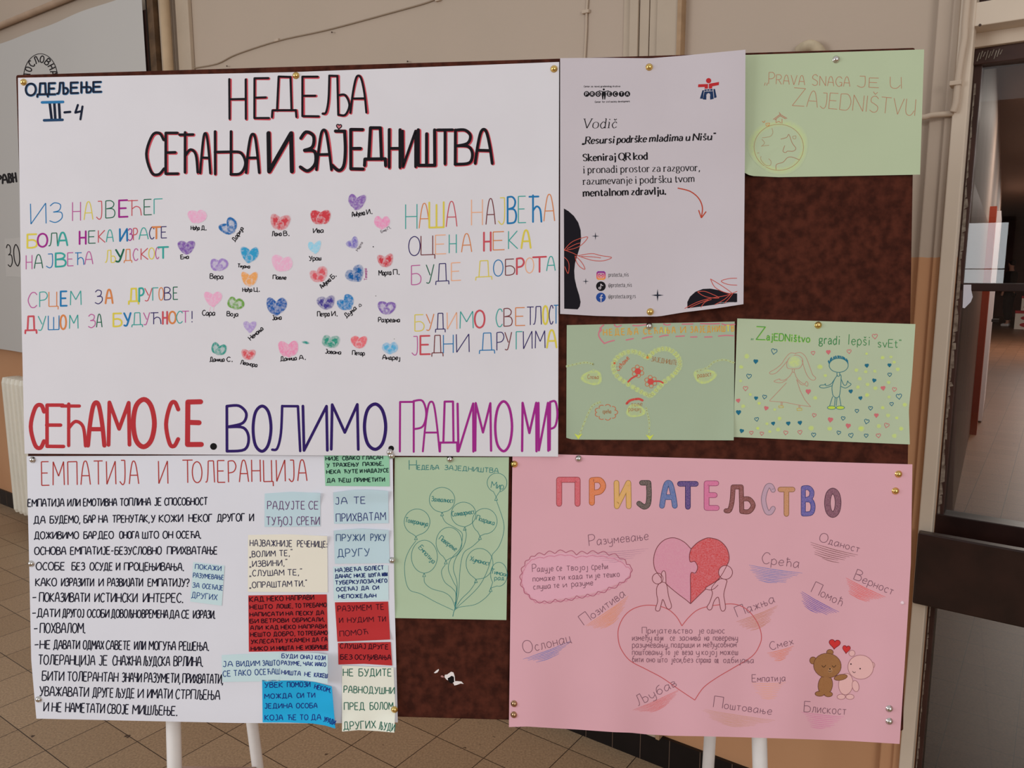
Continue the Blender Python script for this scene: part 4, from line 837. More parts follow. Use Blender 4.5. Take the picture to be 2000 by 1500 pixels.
for k in range(12):   # rounded square, purple to orange bands
    t = k/11; c = (int(120+100*min(1, t*1.6)), int(44+110*t*t), int(140-80*t)); y = 903+80*k/12; ins = 10 if k in (0, 11) else (3 if k in (1, 10) else 0)
    K.zpoly(Z2, f'{500+ins},{y} {584-ins},{y} {584-ins},{y+6.8} {500+ins},{y+6.8}', c)
K.zline(Z2, '520,922 564,922 570,930 570,958 564,966 520,966 514,958 514,930', 1.1, FLY, closed=True, add=.0004); K.line([(1060+.21*(542+12*math.cos(t*math.pi/8)), 340+.21*(944+12*math.sin(t*math.pi/8))) for t in range(16)], 1.1, FLY, closed=True, add=.0004)
K.disc((1060+.21*541, 340+.21*1043), 9.4, FB, n=24); K.zline(Z2, '540,1020 540,1062 534,1070 522,1066 522,1054 534,1052', 1.5, FLY, add=.0004); K.zline(Z2, '542,1022 550,1034 562,1038', 1.4, FLY, add=.0004)
K.disc((1060+.21*541, 340+.21*1147), 9.4, (34, 68, 140), n=24); K.zline(Z2, '558,1124 546,1126 542,1136 542,1188', 1.9, FLY, add=.0004); K.zline(Z2, '528,1150 558,1150', 1.7, FLY, add=.0004)
K.build('social_media_icons', fl)
# ---------------------------------------------------------------- green drawings
GR1, GR2, GR3, GR4 = (172, 185, 154), (158, 173, 148), (171, 184, 156), (168, 187, 158)
def bg(x, y): return .010*sm(1500, 1455, x)*sm(280, 345, y) + .003*sm(1700, 1805, x)
S1 = quadsheet(.0024, (1450, 107.5), (1805, 96.5), (1797, 341), (1454, 337), bg, 10, bottom=((1466, 343.5), (1520, 346), (1640, 344)))
g1 = sheet_thing('drawing', S1, GR1, 'pale green drawing of a globe with red lettering, top right of the board', 'drawing', 'green drawings on the board'); GRP = 'green drawings on the board'
TC = (176, 118, 92); Z = (1450, 90, .18); K = Ink(S1)
K.text(Z, '„ 240 275|PRAVA 285 675|SNAGA 755 1165|JE 1240 1480|U 1600 1725', 408, 460, 105, TC, 1.0, jit=.6, big=1.15)
K.word('ZAJEDNIŠTVU', 1450+.18*540, 90+.18*645, 1450+.18*1870, 90+.18*755, 31, TC, 1.0, slant=.02, jit=.8, gap=.16, big=1.1)
K.build('lettering', g1)
K = Ink(S1); YW = wash(GR1); YC = (196, 214, 110)
K.blob((1450+.18*395, 90+.18*1090), .18*330, .18*300, YW, YC, 0, ((0,0),(.72,.0),(.84,.3),(1,.02)), 40, .04)
Z4 = (1450, 90, .18)
K.line([(1450+.18*(395+268*math.cos(t*math.pi/20)), 90+.18*(1098+250*math.sin(t*math.pi/20))) for t in range(40)], .9, (164, 126, 96), closed=True, add=.0003)
for q, c in (('320,890 330,940 300,980 215,995', 0), ('210,1010 240,1050 205,1090', 0), ('160,1160 205,1165 200,1230 250,1290 300,1295 310,1250 270,1210', 0), ('415,1010 480,990 505,960 540,1050 580,1110 550,1140 490,1140 470,1155 440,1140 460,1080', 1), ('365,1340 370,1285 440,1260 490,1210 540,1205 620,1235', 1), ('545,980 580,975 575,1005 550,1003 545,980', 0), ('205,1085 290,1075', 0)):
    K.zline(Z, q, 1.0, (160, 110, 84) if c else (164, 140, 108), smooth=True, add=.0003)
for q in ('335,795 410,740 485,785', '350,800 410,755 470,790', '365,790 365,835', '430,790 430,840', '370,830 395,815 420,835', '400,720 415,745'): K.zline(Z, q, .9, (180, 100, 80), add=.0003)
for q in ('255,838 295,835 292,865 258,868 255,838', '215,815 235,830 245,808', '270,850 285,860'): K.zline(Z, q, .9, (200, 130, 70), add=.0003)
K.build('globe_sketch', g1)
# lower left drawing
S2 = quadsheet(.0016, (1107, 635), (1435, 628), (1433, 860), (1106, 855), lambda x, y: .005*sm(1400, 1435, x)*sm(760, 860, y), 10, bottom=((1118, 858.5), (1200, 859)))
g2 = sheet_thing('drawing', S2, GR2, 'dull green drawing of a dotted yellow heart with red flowers, below the flyer', 'drawing', GRP)
Z = (1090, 610, .18); K = Ink(S2); OY, YY = (200, 140, 74), (206, 204, 84)
for add, col, wd, dx in ((0, YY, 2.0, .8), (.0003, OY, 1.5, 0)):
    K.text(Z, 'НЕДЕЉА 492 868|СЕЋАЊА 928 1272|И 1330 1385|ЗАЈЕДНИШТВ 1438 1908', 250, 205, 66, col, wd, jit=.5, gap=.5)
    random.seed(3)
PK = (196, 118, 130)
for q in ('500,338 555,318 608,305', '740,300 815,285', '915,285 970,270 1020,264', '1102,265 1150,252 1195,248', '1280,262 1368,256', '1440,268 1505,266', '1592,268 1668,266', '1742,258 1820,250 1900,254', '610,135 640,158 685,140', '812,142 870,145 960,132', '1146,125 1180,138 1218,130', '1348,128 1460,126', '1545,122 1650,126 1750,122', '1778,125 1830,138 1915,130', '495,138 470,160 440,235 460,290 495,330', '455,170 470,190 448,215'): K.zline(Z, q, 2.6, PK, smooth=True)
K.build('lettering', g2, 'yellow and orange heading framed by pink dashes')
K = Ink(S2); YW2 = wash(GR2); LY = (206, 222, 84)
hp_ = spline([(970,490),(900,450),(800,425),(700,450),(620,520),(600,600),(640,690),(740,765),(860,840),(960,890),(1010,900),(1080,830),(1160,750),(1260,670),(1310,600),(1320,540),(1290,470),(1220,410),(1130,395),(1040,430)], 5, True)
for x, y in hp_[::2]: K.blob((1090+.18*x, 610+.18*y), 6.5, 6, YW2, LY, 0, ((0,.5),(.6,.35),(1,.03)), 10)
for x, y in hp_[::3]: K.line([(1090+.18*(x+a), 610+.18*(y+b_)) for a, b_ in ((-10, -8), (8, -14), (14, 4), (-2, 14), (-12, 2))], .45, (172, 160, 84), smooth=True, closed=True, add=.0003)
K.disc((1090+.18*970, 610+.18*490), 2.6, (204, 130, 60), add=.0004); K.disc((1090+.18*612, 610+.18*552), 2.2, (196, 96, 60), add=.0004)
K.build('dotted_heart', g2)
K = Ink(S2); FRD = (196, 76, 70)
for cx, cy, st in ((865, 640, '760,755 800,715 858,685'), (1005, 752, '1040,748 1100,748 1138,765')):
    x, y = 1090+.18*cx, 610+.18*cy
    for k in range(6): t = k*math.pi/3+.4; K.line([(x+8.5*math.cos(t)+4*math.cos(q), y+8.5*math.sin(t)+4*math.sin(q)) for q in [j*math.pi/5 for j in range(10)]], 1.1, (190, 110, 70), closed=True)
    K.disc((x, y), 6.2, FRD, add=.0003, n=16); K.zline(Z, st, 3.2, FRD, smooth=True, add=.0003)
K.build('flower_sketch', g2)
K = Ink(S2); TB = (158, 116, 76)
for cx, cy, rx, ry in ((370, 710, 120, 85), (1590, 690, 130, 85), (840, 1070, 110, 75)): K.blob((1090+.18*cx, 610+.18*cy), .18*rx, .18*ry, YW2, LY, 0, ((0,.1),(.6,.2),(.85,.45),(1,.03)), 24, .1)
K.word('Споља', 1090+.18*320, 610+.18*722, 1090+.18*440, 610+.18*722, 8, TB, 1); K.word('радост', 1090+.18*1515, 610+.18*708, 1090+.18*1665, 610+.18*690, 9, TB, 1.1); K.word('срећа', 1090+.18*485, 610+.18*1095, 1090+.18*575, 610+.18*1095, 8, TB, 1)
K.word('толе', 1090+.18*795, 610+.18*1020, 1090+.18*915, 610+.18*1015, 9, TB, .9); K.word('ранција', 1090+.18*765, 610+.18*1070, 1090+.18*925, 610+.18*1070, 9, TB, .9)
K.word('Сећање', 1090+.18*655, 610+.18*640, 1090+.18*775, 610+.18*500, 9, (186, 100, 70), 1.2, jit=.5); K.word('ЗАЈЕДНИШТВО', 1090+.18*1010, 610+.18*530, 1090+.18*1325, 610+.18*578, 9, TB, .9, jit=.6)
cl = [(500+95*math.cos(t*math.pi/4.5)+22, 1085+62*math.sin(t*math.pi/4.5)) for t in range(9)]
for x, y in cl: K.line([(1090+.18*(x+30*math.cos(q)), 610+.18*(y+24*math.sin(q))) for q in [math.atan2(y-1085, x-522)-1.4+j*.4 for j in range(8)]], 1.3, (188, 104, 70))
K.zline(Z, '745,990 775,960 820,945', 4.5, FRD, smooth=True, add=.0003); K.zline(Z, '840,942 880,940 915,955', 4.5, FRD, smooth=True, add=.0003)
for q in ('455,975 380,1010 330,1090 280,1210 235,1320', '955,1040 975,1120 990,1200 985,1340', '375,560 300,545 200,560 100,585', '375,565 385,630', '1510,640 1620,600 1690,540 1800,515 1900,545'):
    P = spline(K.zpts(Z, q), 5)
    for j, p in enumerate(P):
        K.blob(p, 3, 3, YW2, LY, 0, ((0,.3),(.6,.2),(1,.02)), 8)
        if j % 2 == 0: K.disc(p, .8, (140, 116, 56), add=.0004)
for x, y in ((220, 1340), (995, 1350)): K.zpoly(Z, f'{x-45},{y-25} {x},{y-5} {x+45},{y-25} {x},{y+38}', (196, 208, 86), add=.0003)
K.build('word_bubbles', g2)
# lower right drawing
S3 = quadsheet(.0026, (1440, 622), (1788, 633), (1777, 868), (1432, 853.5), lambda x, y: .004*sm(1740, 1788, x), 10, right=((1781, 740), (1775, 800)))
g3 = sheet_thing('drawing', S3, GR3, 'pale green drawing of a long haired girl and a boy among small hearts', 'drawing', GRP)
Z = (1420, 610, .19); K = Ink(S3); GD, GL = (62, 128, 76), (140, 196, 70)
K.text(Z, '„ 248 270', 275, 275, 70, GD, 1.4); K.text(Z, 'ZajEDNištvo 300 850', 280, 308, 70, GL, 2.4, gap=.22, big=1.9, jit=.5); random.seed(5); K.text(Z, 'ZajEDNištvo 298 848', 278, 306, 70, GD, 1.2, gap=.22, big=1.9, jit=.5, add=.0003)
K.text(Z, 'gradi 945 1160', 322, 332, 88, GD, 1.6, jit=.4); K.text(Z, 'lepši 1240 1470', 330, 340, 90, GD, 1.4, jit=.4, big=1.15); K.text(Z, 'svEt“ 1550 1790', 358, 362, 80, GD, 1.4, jit=.4)
K.build('lettering', g3)
K = Ink(S3); PG = (184, 128, 112)
for q, sm_ in (('700,440 640,470 615,520 620,570 660,580 740,575 775,530 775,480 740,445 700,440', 1), ('710,425 650,420 600,470 560,530 500,580 440,615 450,635 500,625 560,570 620,500', 1), ('705,420 760,415 810,460 850,560 880,640 910,670 900,695 860,690 820,640 790,560 770,490', 1),
    ('672,580 670,610 690,620 692,580', 0), ('670,615 640,660 590,695 545,695 540,685 485,705 500,718 560,722 620,690', 1), ('695,620 720,680 770,725 800,735 815,710 832,730 825,760 800,745 760,740 715,690', 1), ('610,725 530,810 440,905 440,912 600,925 720,950 860,970 800,900 750,800 715,690', 0), ('555,918 555,960', 0), ('567,920 567,960', 0), ('738,952 738,985', 0), ('750,954 750,985', 0)):
    K.zline(Z, q, .9, PG, smooth=bool(sm_))
for q in ('530,962 575,960 580,978 535,982', '718,988 765,986 772,1006 722,1010'): K.zline(Z, q, 1.1, (190, 170, 80), closed=True)
K.blob((1420+.19*695, 610+.19*510), .19*70, .19*62, wash(GR3), (190, 206, 120), 0, ((0,.7),(.7,.5),(1,.05)))
K.build('girl_sketch', g3)
K = Ink(S3); BG = (44, 112, 122)
K.line([(1420+.19*(1148+98*math.cos(t*math.pi/14)), 610+.19*(545+72*math.sin(t*math.pi/14))) for t in range(28)], 1.2, BG, closed=True)
for k in range(22): t = math.pi+.25+k*.125; x, y = 1148+100*math.cos(t), 540+74*math.sin(t); K.zline(Z, f'{x:.0f},{y+6:.0f} {x-6+random.uniform(-8,8):.0f},{y-22:.0f}', 1.6, (30, 106, 132))
for q, sm_ in (('1130,620 1132,650 1145,658 1158,648 1158,618', 1), ('1135,645 1105,690 1080,760 1085,840 1105,870 1130,878 1155,855 1165,790 1172,700 1172,650 1160,640', 1), ('1110,680 1070,735 1020,755 1010,735 1000,745 960,750 955,770 1000,778 1080,755', 1), ('1175,690 1200,745 1225,745 1240,705 1248,720 1275,740 1240,770 1210,778 1170,760', 1), ('1085,865 1055,962', 0), ('1112,878 1105,962', 0), ('1130,878 1122,962', 0), ('1155,862 1172,962', 0)):
    K.zline(Z, q, 1.2, BG, smooth=bool(sm_))
for cx in (1075, 1165):
    K.disc((1420+.19*cx, 610+.19*980), .19*43, (184, 204, 72), ry=.19*18, n=18); K.line([(1420+.19*(cx+43*math.cos(t*math.pi/9)), 610+.19*(980+18*math.sin(t*math.pi/9))) for t in range(18)], 1, BG, closed=True, add=.0003)
K.build('boy_sketch', g3)
K = Ink(S3); BH, PH = (32, 104, 128), (196, 108, 112)
for x, y, s_, f_ in ((483,405,60,0),(295,508,44,1),(225,660,50,0),(298,885,36,1),(385,872,42,0),(118,1032,48,1),(305,1102,42,0),(475,1145,36,1),(630,1145,40,1),(750,1138,40,1),(150,1222,40,1),(890,1262,44,0),(1148,1240,40,0),(1275,1268,48,0),(1430,1270,40,0),(1435,1125,50,0),(1193,1092,40,0),(1335,1016,38,0),(1475,988,42,0),(1372,884,36,1),(1272,815,38,1),(1437,550,38,1),(1670,546,36,1),(1672,643,40,0),(1512,703,38,1),(1768,868,58,0),(1692,945,38,0)):
    K.heart((1420+.19*x, 610+.19*y), .19*s_, .19*s_, random.uniform(-.2, .3), BH if f_ else None, BH, 1.2, n=16)
for x, y, s_, f_ in ((1520,250,54,0),(885,420,40,0),(1042,412,44,1),(1255,405,44,0),(190,785,48,0),(115,910,40,1),(402,988,42,1),(835,818,50,1),(895,1060,40,0),(1062,1108,50,1),(1245,1170,48,1),(1535,1062,42,1),(1640,1165,50,0),(1605,782,44,1),(1720,795,44,0),(250,1240,38,0),(357,1248,38,0),(603,1240,44,0),(750,1235,44,0),(1557,1270,46,0)):
    K.heart((1420+.19*x, 610+.19*y), .19*s_, .19*s_, random.uniform(-.2, .3), PH if f_ else None, PH, 1.1, n=16)
YW3 = wash(GR3)
for x, y, r in ((203,452,32),(145,562,26),(240,845,20),(165,965,26),(330,935,22),(140,705,20),(540,1092,26),(410,1145,20),(315,1192,22),(525,1205,28),(440,1225,20),(865,1190,34),(1055,1195,30),(955,560,34),(905,880,26),(1365,682,26),(1445,740,24),(1345,770,24),(1425,610,22),(1520,605,22),(1600,465,26),(1685,460,20),(1718,512,22),(1755,585,26),(1660,720,24),(1525,780,26),(1440,850,28),(1380,1195,38),(1560,1170,28),(1600,980,24),(1655,1060,26),(1745,1085,22),(1828,950,28),(1790,1195,28),(1720,1270,30),(1665,870,20),(1330,595,24),(1010,650,22),(490,1000,18),(1435,425,18)):
    K.blob((1420+.19*x, 610+.19*y), .19*r, .19*r*.9, YW3, (190, 208, 96), 0, ((0,.8),(.6,.6),(1,.05)), 10)
K.build('scattered_hearts', g3)
# balloons
S4 = quadsheet(.0012, (771, 893), (994, 893), (989, 1211), (767, 1207), lambda x, y: .003*sm(960, 994, x)+.002*sm(1180, 1210, y), 10)
g4 = sheet_thing('drawing', S4, GR4, 'tall green drawing of a bunch of balloons, left of the pink poster', 'drawing', GRP)
Z = (740, 870, .2467); K = Ink(S4); TG = (46, 118, 116)
K.text(Z, 'НЕДЕЉА 240 475', 192, 190, 34, TG, 1.3, big=2.2, jit=.3); K.text(Z, 'ЗАЈЕДНИШТВА 520 945', 192, 218, 36, TG, 1.2, jit=.4); K.build('lettering', g4)
for nm, cx, cy, rx, ry, tx, ty, st, a, b_, x1, y1 in (('Мир',935,295,78,76,928,408,'928,430 985,600 985,700 950,800 900,860',887,335,985,348),('Захвалност',500,430,101,98,500,530,'498,555 530,610 600,650 655,690 660,740 640,820 570,900 550,980 590,1080 615,1140 600,1300',415,440,590,455),
    ('Солидарност',670,545,98,96,680,645,'680,660 692,710 670,800 610,890 590,980 620,1100 605,1290',580,562,758,540),('Подршка',838,600,98,101,800,718,'800,745 740,800 680,840 655,900 640,1010 630,1170 603,1290',768,588,912,632),
    ('Толеранција',302,605,102,102,293,720,'293,755 240,830 205,930 210,1060 245,1145 330,1175 450,1240 590,1305',207,605,385,640),('Поверење',555,770,102,122,530,912,'525,945 495,1000 520,1080 580,1130 610,1180 600,1300',474,742,604,838),
    ('Емпатија',360,880,103,130,358,1012,'358,1045 365,1090 420,1135 520,1165 575,1210 605,1290',312,812,428,938),('Хуманост',797,935,107,120,768,1060,'768,1080 720,1150 650,1220 600,1300',720,912,872,952),('Тимски рад',950,1020,66,95,885,1130,'885,1160 840,1210 760,1260 640,1280 598,1305',885,1012,1012,1040)):
    K = Ink(S4); pts = []
    for k in range(33):
        t = math.atan2(ty-cy, tx-cx)+.30+(2*math.pi-.60)*k/32; pts.append((cx+rx*math.cos(t), cy+ry*math.sin(t)))
    K.line([(740+.2467*x, 870+.2467*y) for x, y in [(tx, ty)]+pts+[(tx, ty)]], .95, TG)
    K.zline(Z, f'{tx},{ty} {tx-12},{ty+28} {tx+12},{ty+26}', .95, TG, closed=True); K.zline(Z, st, .9, TG, smooth=True)
    q = nm.split(' '); wd = K.word(q[0], 740+.2467*a, 870+.2467*b_, 740+.2467*x1, 870+.2467*y1, 9.5 if nm != 'Мир' else 13, TG, 1.15, jit=.4, gap=.14)
    if len(q) > 1: K.word(q[1], 740+.2467*915, 870+.2467*1066, 740+.2467*990, 870+.2467*1066, 9, TG, 1.15)
    K.build('balloon_sketch', g4)
K = Ink(S4); K.zline(Z, '603,1240 604,1290 592,1320 585,1355', 1.2, TG); K.zline(Z, '900,860 855,1000 780,1130 610,1290', .9, TG, smooth=True); K.build('string_knot', g4)
# ---------------------------------------------------------------- the empathy poster
def be(x, y): return .004*sm(1340, 1411, y)*(.4+.6*sm(300, 770, x)) + .003*sm(720, 777, x)
S5 = quadsheet(.0010, (52, 891), (767, 888), (777, 1411), (71, 1403.5), be, 13, bottom=((300, 1408.5), (460, 1412), (620, 1413)), left=((57, 1100), (61, 1290)), right=((770, 1150),))
g5 = sheet_thing('poster', S5, (210, 210, 218), 'white poster of black handwritten lines with coloured paper notes, bottom left of the board', 'poster')
K = Ink(S5); RB = (166, 58, 54)
K.text((0, 880, .21), 'ЕМПАТИЈА 388 1290', 324, 310, 218, RB, 2.2, gap=.28, jit=.5); K.build('heading_word', g5); K = Ink(S5)
K.text((0, 880, .21), 'И 1475 1562', 308, 307, 214, RB, 2.2, jit=.5); K.build('heading_word', g5); K = Ink(S5)
K.text((0, 880, .21), 'Т 1698 1794', 301, 300, 214, RB, 2.2, jit=.5); K.text((380, 880, .21), 'ОЛЕРАНЦИЈА -20 1045', 300, 282, 200, RB, 2.2, gap=.26, jit=.5)
K.build('heading_word', g5)
BK = (26, 26, 42); Z = (0, 880, .21); ZB = (0, 1150, .23); K = Ink(S5); kw = dict(jit=.7, gap=.17, slant=.03)
def ln(Z_, spec, b0, b1, h, wd=2.2): K.text(Z_, spec, b0, b1, h, BK, wd, **kw)
ln(Z, 'ЕМПАТИЈА 258 595|ИЛИ 628 745|ЕМОТИВНА 775 1085|ТОПЛИНА 1115 1400|ЈЕ 1435 1500|СПОСОБНОСТ 1530 1928', 522, 505, 68)
ln(Z, 'ДА 315 420|БУДЕМО, 465 745|БАР 780 885|НА 918 1000|ТРЕНУТАК, 1045 1390|У 1405 1440|КОЖИ 1480 1700|НЕКОГ 1755 1972|ДРУГОГ 2020 2275|И 2320 2358', 678, 656, 68)
ln(Z, 'ДОЖИВИМО 320 730|БАР 778 895|ДЕО 912 1055|ОНОГА 1110 1290|ШТО 1325 1475|ОН 1515 1605|ОСЕЋА. 1640 1868', 822, 815, 66)
ln(Z, 'ОСНОВА 320 612|ЕМПАТИЈЕ- 655 1055|БЕЗУСЛОВНО 1068 1500|ПРИХВАТАЊЕ 1555 2020', 968, 964, 70)
ln(Z, 'ОСОБЕ 335 600|БЕЗ 668 785|ОСУДЕ 835 1045|И 1080 1115|ПРОЦЕЊИВАЊА. 1155 1708', 1110, 1116, 70)
ln(Z, 'КАКО 330 525|ИЗРАЗИТИ 570 870|И 918 960|РАЗВИЈАТИ 1000 1325|ЕМПАТИЈУ? 1375 1758', 1260, 1264, 72)
ln(Z, '- 300 335|ПОКАЗИВАТИ 365 830|ИСТИНСКИ 880 1275|ИНТЕРЕС. 1330 1702', 1405, 1412, 82)
ln(ZB, '- 272 303|ДАТИ 315 505|ДРУГОЈ 530 710|ОСОБИ 740 925|ДОВОЉНО 945 1195|ВРЕМЕНА 1205 1425|ДА 1440 1520|СЕ 1540 1605|ИЗРАЗИ. 1640 1825', 238, 252, 68)
ln(ZB, '- 287 318|ПОХВАЛОМ. 340 722', 376, 374, 82)
ln(ZB, '- 292 325|НЕ 338 425|ДАВАТИ 455 675|ОДМАХ 705 880|САВЕТЕ 900 1105|ИЛИ 1140 1235|МОГУЋА 1265 1490|РЕШЕЊА. 1520 1772', 508, 524, 72)
ln(ZB, 'ТОЛЕРАНЦИЈА 325 805|ЈЕ 838 910|СНАЖНА 955 1195|ЉУДСКА 1215 1440|ВРЛИНА. 1475 1722', 642, 658, 80)
ln(ZB, 'БИТИ 358 540|ТОЛЕРАНТАН 570 1000|ЗНАЧИ 1035 1200|РАЗУМЕТИ, 1225 1530|ПРИХВАТАТИ, 1550 1892', 778, 806, 78)
ln(ZB, 'УВАЖАВАТИ 335 750|ДРУГЕ 785 960|ЉУДЕ 980 1140|И 1170 1215|ИМАТИ 1250 1460|СТРПЉЕЊА 1490 1865', 908, 942, 78)
ln(ZB, 'И 370 410|НЕ 440 520|НАМЕТАТИ 555 885|СВОЈЕ 910 1090|МИШЉЕЊЕ. 1125 1503', 1040, 1076, 78)
K.build('body_lettering', g5)
# notes pasted on the empathy poster
NG = 'paper notes pasted on the empathy poster'
def note(q, rgb, label, lines, col, wd, curl=None, lift=.0008, kw=None, **ed):
    tl, tr, br, bl = q
    f = lambda x, y: be(x, y) + (curl(x, y) if curl else 0)
    s_ = quadsheet(.0010+lift, tl, tr, br, bl, f, 4, **ed); r = sheet_thing('paper_note', s_, rgb, label, 'note', NG); K = Ink(s_, .0005)
    for Zx, spec, b0, b1, h in lines: K.text(Zx, spec, b0, b1, h, col, wd, **(kw or dict(jit=.4, gap=.24)))
    K.build('lettering', r)
Z3, Z4_ = (380, 880, .21), (380, 1150, .21)
LB, LB2, CR, CR2, RDN, GNN, BLN = (182, 204, 212), (190, 212, 216), (224, 216, 202), (226, 224, 208), (176, 48, 50), (140, 192, 160), (34, 160, 208)
note(((633, 890), (760, 886), (761, 950), (635.5, 949)), GNN, 'mint green note at the top right corner of the empathy poster', [
    (Z3, 'НИЈЕ 1220 1340|СВАКО 1375 1535|ГЛАСАН 1565 1750', 92, 80, 34), (Z3, 'У 1230 1255|ТРАЖЕЊУ 1285 1525|ПАЖЊЕ. 1565 1755', 154, 138, 34), (Z3, 'НЕКА 1228 1355|ЋУТЕ 1390 1520|И 1540 1560|НАДАЈУ 1580 1745|СЕ 1755 1806', 216, 200, 34), (Z3, 'ДА 1232 1305|ЋЕШ 1335 1450|ПРИМЕТИТИ 1485 1768', 296, 288, 36)], (22, 44, 44), 1.7)
note(((517, 964), (625.5, 963), (625.5, 1028), (516.5, 1029)), LB, 'pale blue note with purple writing, level with the first body lines', [
    (Z3, 'РАДУЈТЕ 678 1025|СЕ 1060 1150', 545, 545, 72), (Z3, 'ТУЂОЈ 668 905|СРЕЋИ 950 1162', 692, 690, 74)], (98, 60, 104), 1.5, lambda x, y: .004*sm(600, 626, x)*sm(990, 960, y), top=((570, 960.5),))
note(((651, 962), (758, 959), (759, 1022), (652.5, 1023)), LB, 'pale blue note directly below the mint green one', [
    (Z3, 'ЈА 1308 1420|ТЕ 1482 1588', 500, 492, 62), (Z3, 'ПРИХВАТАМ 1318 1778', 662, 645, 72)], (48, 56, 110), 1.5, lambda x, y: .004*sm(985, 958, y), top=((690, 957), (720, 956.5)))
note(((484.5, 1045), (639, 1047), (640, 1157), (484, 1156)), CR, 'cream note with quoted phrases, above the large red note', [
    (Z3, 'НАЈВАЖНИЈЕ 515 905|РЕЧЕНИЦЕ: 955 1233', 888, 900, 58), (Z3, '„ВОЛИМ 512 752|ТЕ,” 790 910', 992, 978, 54), (Z3, '„ИЗВИНИ,” 512 862', 1082, 1070, 54), (Z3, '„СЛУШАМ 512 832|ТЕ,” 866 998', 1168, 1158, 54), (Z3, '„ОПРАШТАМ 512 905|ТИ.” 930 1045', 1278, 1262, 54)], (46, 44, 72), 1.5, lambda x, y: .004*sm(610, 640, x)*sm(1070, 1045, y), top=((560, 1043.5),))
note(((652, 1036.5), (759, 1035.5), (761, 1100), (654, 1101)), LB, 'pale blue note in the right column, second of three stacked above the small red one', [
    (Z3, 'ПРУЖИ 1318 1580|РУКУ 1638 1778', 842, 838, 62), (Z3, 'ДРУГУ 1332 1628', 990, 978, 70)], (42, 70, 116), 1.5, lambda x, y: .003*sm(1060, 1035, y), top=((705, 1032.5),))
note(((651, 1107), (758, 1104), (759, 1172), (652, 1173)), LB2, 'pale blue note densely written, just above the small red note', [
    (Z3, 'НАЈВЕЋА 1310 1550|БОЛЕСТ 1585 1758', 1132, 1106, 36), (Z3, 'ДАНАС 1308 1458|НИЈЕ 1485 1590|ШУГА 1620 1725|ИЛИ 1745 1793', 1188, 1168, 34), (Z3, 'ТУБЕРКУЛОЗА, 1310 1680|НЕГО 1692 1790', 1246, 1226, 34), (Z3, 'ОСЕЋАЈ 1320 1515|ДА 1550 1620|СИ 1656 1714', 1308, 1290, 34), (Z3, 'НЕПОЖЕЉАН 1340 1688', 1374, 1366, 34)], (32, 48, 104), 1.7)
note(((377.5, 1098), (438.5, 1105), (433, 1183), (371.5, 1175)), LB2, 'pale blue note pasted askew beside the body text, leftmost of all', [
    (Z3, 'ПОКАЖИ 5 245', 1100, 1120, 44), ((380, 880, .21), 'РАЗУМЕВАЊЕ -14 268', 1180, 1202, 42), (Z3, 'ЗА -20 42|ОСЕЋАЈЕ 72 262', 1272, 1300, 44), (Z3, 'ДРУГИХ -28 208', 1368, 1392, 52)], (42, 72, 130), 1.4)
note(((485, 1163), (638, 1161), (641, 1271), (486, 1273)), RDN, 'large red note filled with eight lines of black writing', [
    (Z4_, 'КАД 512 645|НЕКО 675 825|НАПРАВИ 855 1110', 122, 100, 44), (Z4_, 'НЕШТО 515 725|ЛОШЕ, 760 915|ТО 935 990|ТРЕБАМО 1010 1228', 190, 168, 38), (Z4_, 'НАПИСАТИ 515 825|НА 850 915|ПЕСКУ 945 1100|ДА 1130 1203', 258, 240, 36), (Z4_, 'БИ 515 595|ВЕТРОВИ 622 875|ОБРИСАЛИ. 910 1208', 320, 302, 36),
    (Z4_, 'АЛИ 520 630|КАД 665 780|НЕКО 805 940|НАПРАВИ 970 1224', 382, 366, 36), (Z4_, 'НЕШТО 520 705|ДОБРО, 735 935|ТО 958 1015|ТРЕБАМО 1030 1236', 446, 428, 38), (Z4_, 'УКЛЕСАТИ 525 815|У 845 870|КАМЕН 890 1065|ДА 1095 1155|ГА 1185 1234', 510, 488, 36), (Z4_, 'НИКО 525 680|И 710 740|НИШТА 765 920|НЕ 950 1010|ИЗБРИШЕ 1035 1236', 576, 558, 36)], (42, 10, 22), 1.7)
note(((654, 1176.5), (758, 1175), (762, 1249), (659, 1253.5)), RDN, 'red note with three short lines in the right column', [
    (Z4_, 'РАЗУМЕМ 1332 1645|ТЕ 1688 1760', 212, 192, 50), (Z4_, 'И 1346 1380|НУДИМ 1422 1665|ТИ 1706 1778', 316, 304, 46), (Z4_, 'ПОМОЋ 1352 1612', 444, 422, 50)], (58, 12, 26), 1.4, lambda x, y: .003*sm(1225, 1253, y))
note(((660, 1256), (763, 1254), (766, 1300), (661, 1298)), RDN, 'short red note between the other red note and the long cream one', [
    (Z4_, 'СЛУШАЈ 1352 1590|ДРУГЕ 1616 1800', 552, 562, 42), (Z4_, 'БЕЗ 1356 1465|ОСУЂИВАЊА 1492 1824', 655, 660, 44)], (52, 10, 24), 1.6, lift=.0013, bottom=((710, 1296.5),))
note(((433, 1279.5), (547, 1274), (548, 1330.5), (434, 1332)), LB2, 'pale blue note at the bottom, left of another pale blue note', [
    (Z4_, 'ЈА 264 355|ВИДИМ 390 606|ЗАШТО 632 790', 724, 712, 48), (Z4_, 'СЕ 264 335|ТАКО 366 525|ОСЕЋАШ 562 794', 816, 792, 52)], (38, 66, 126), 1.5)
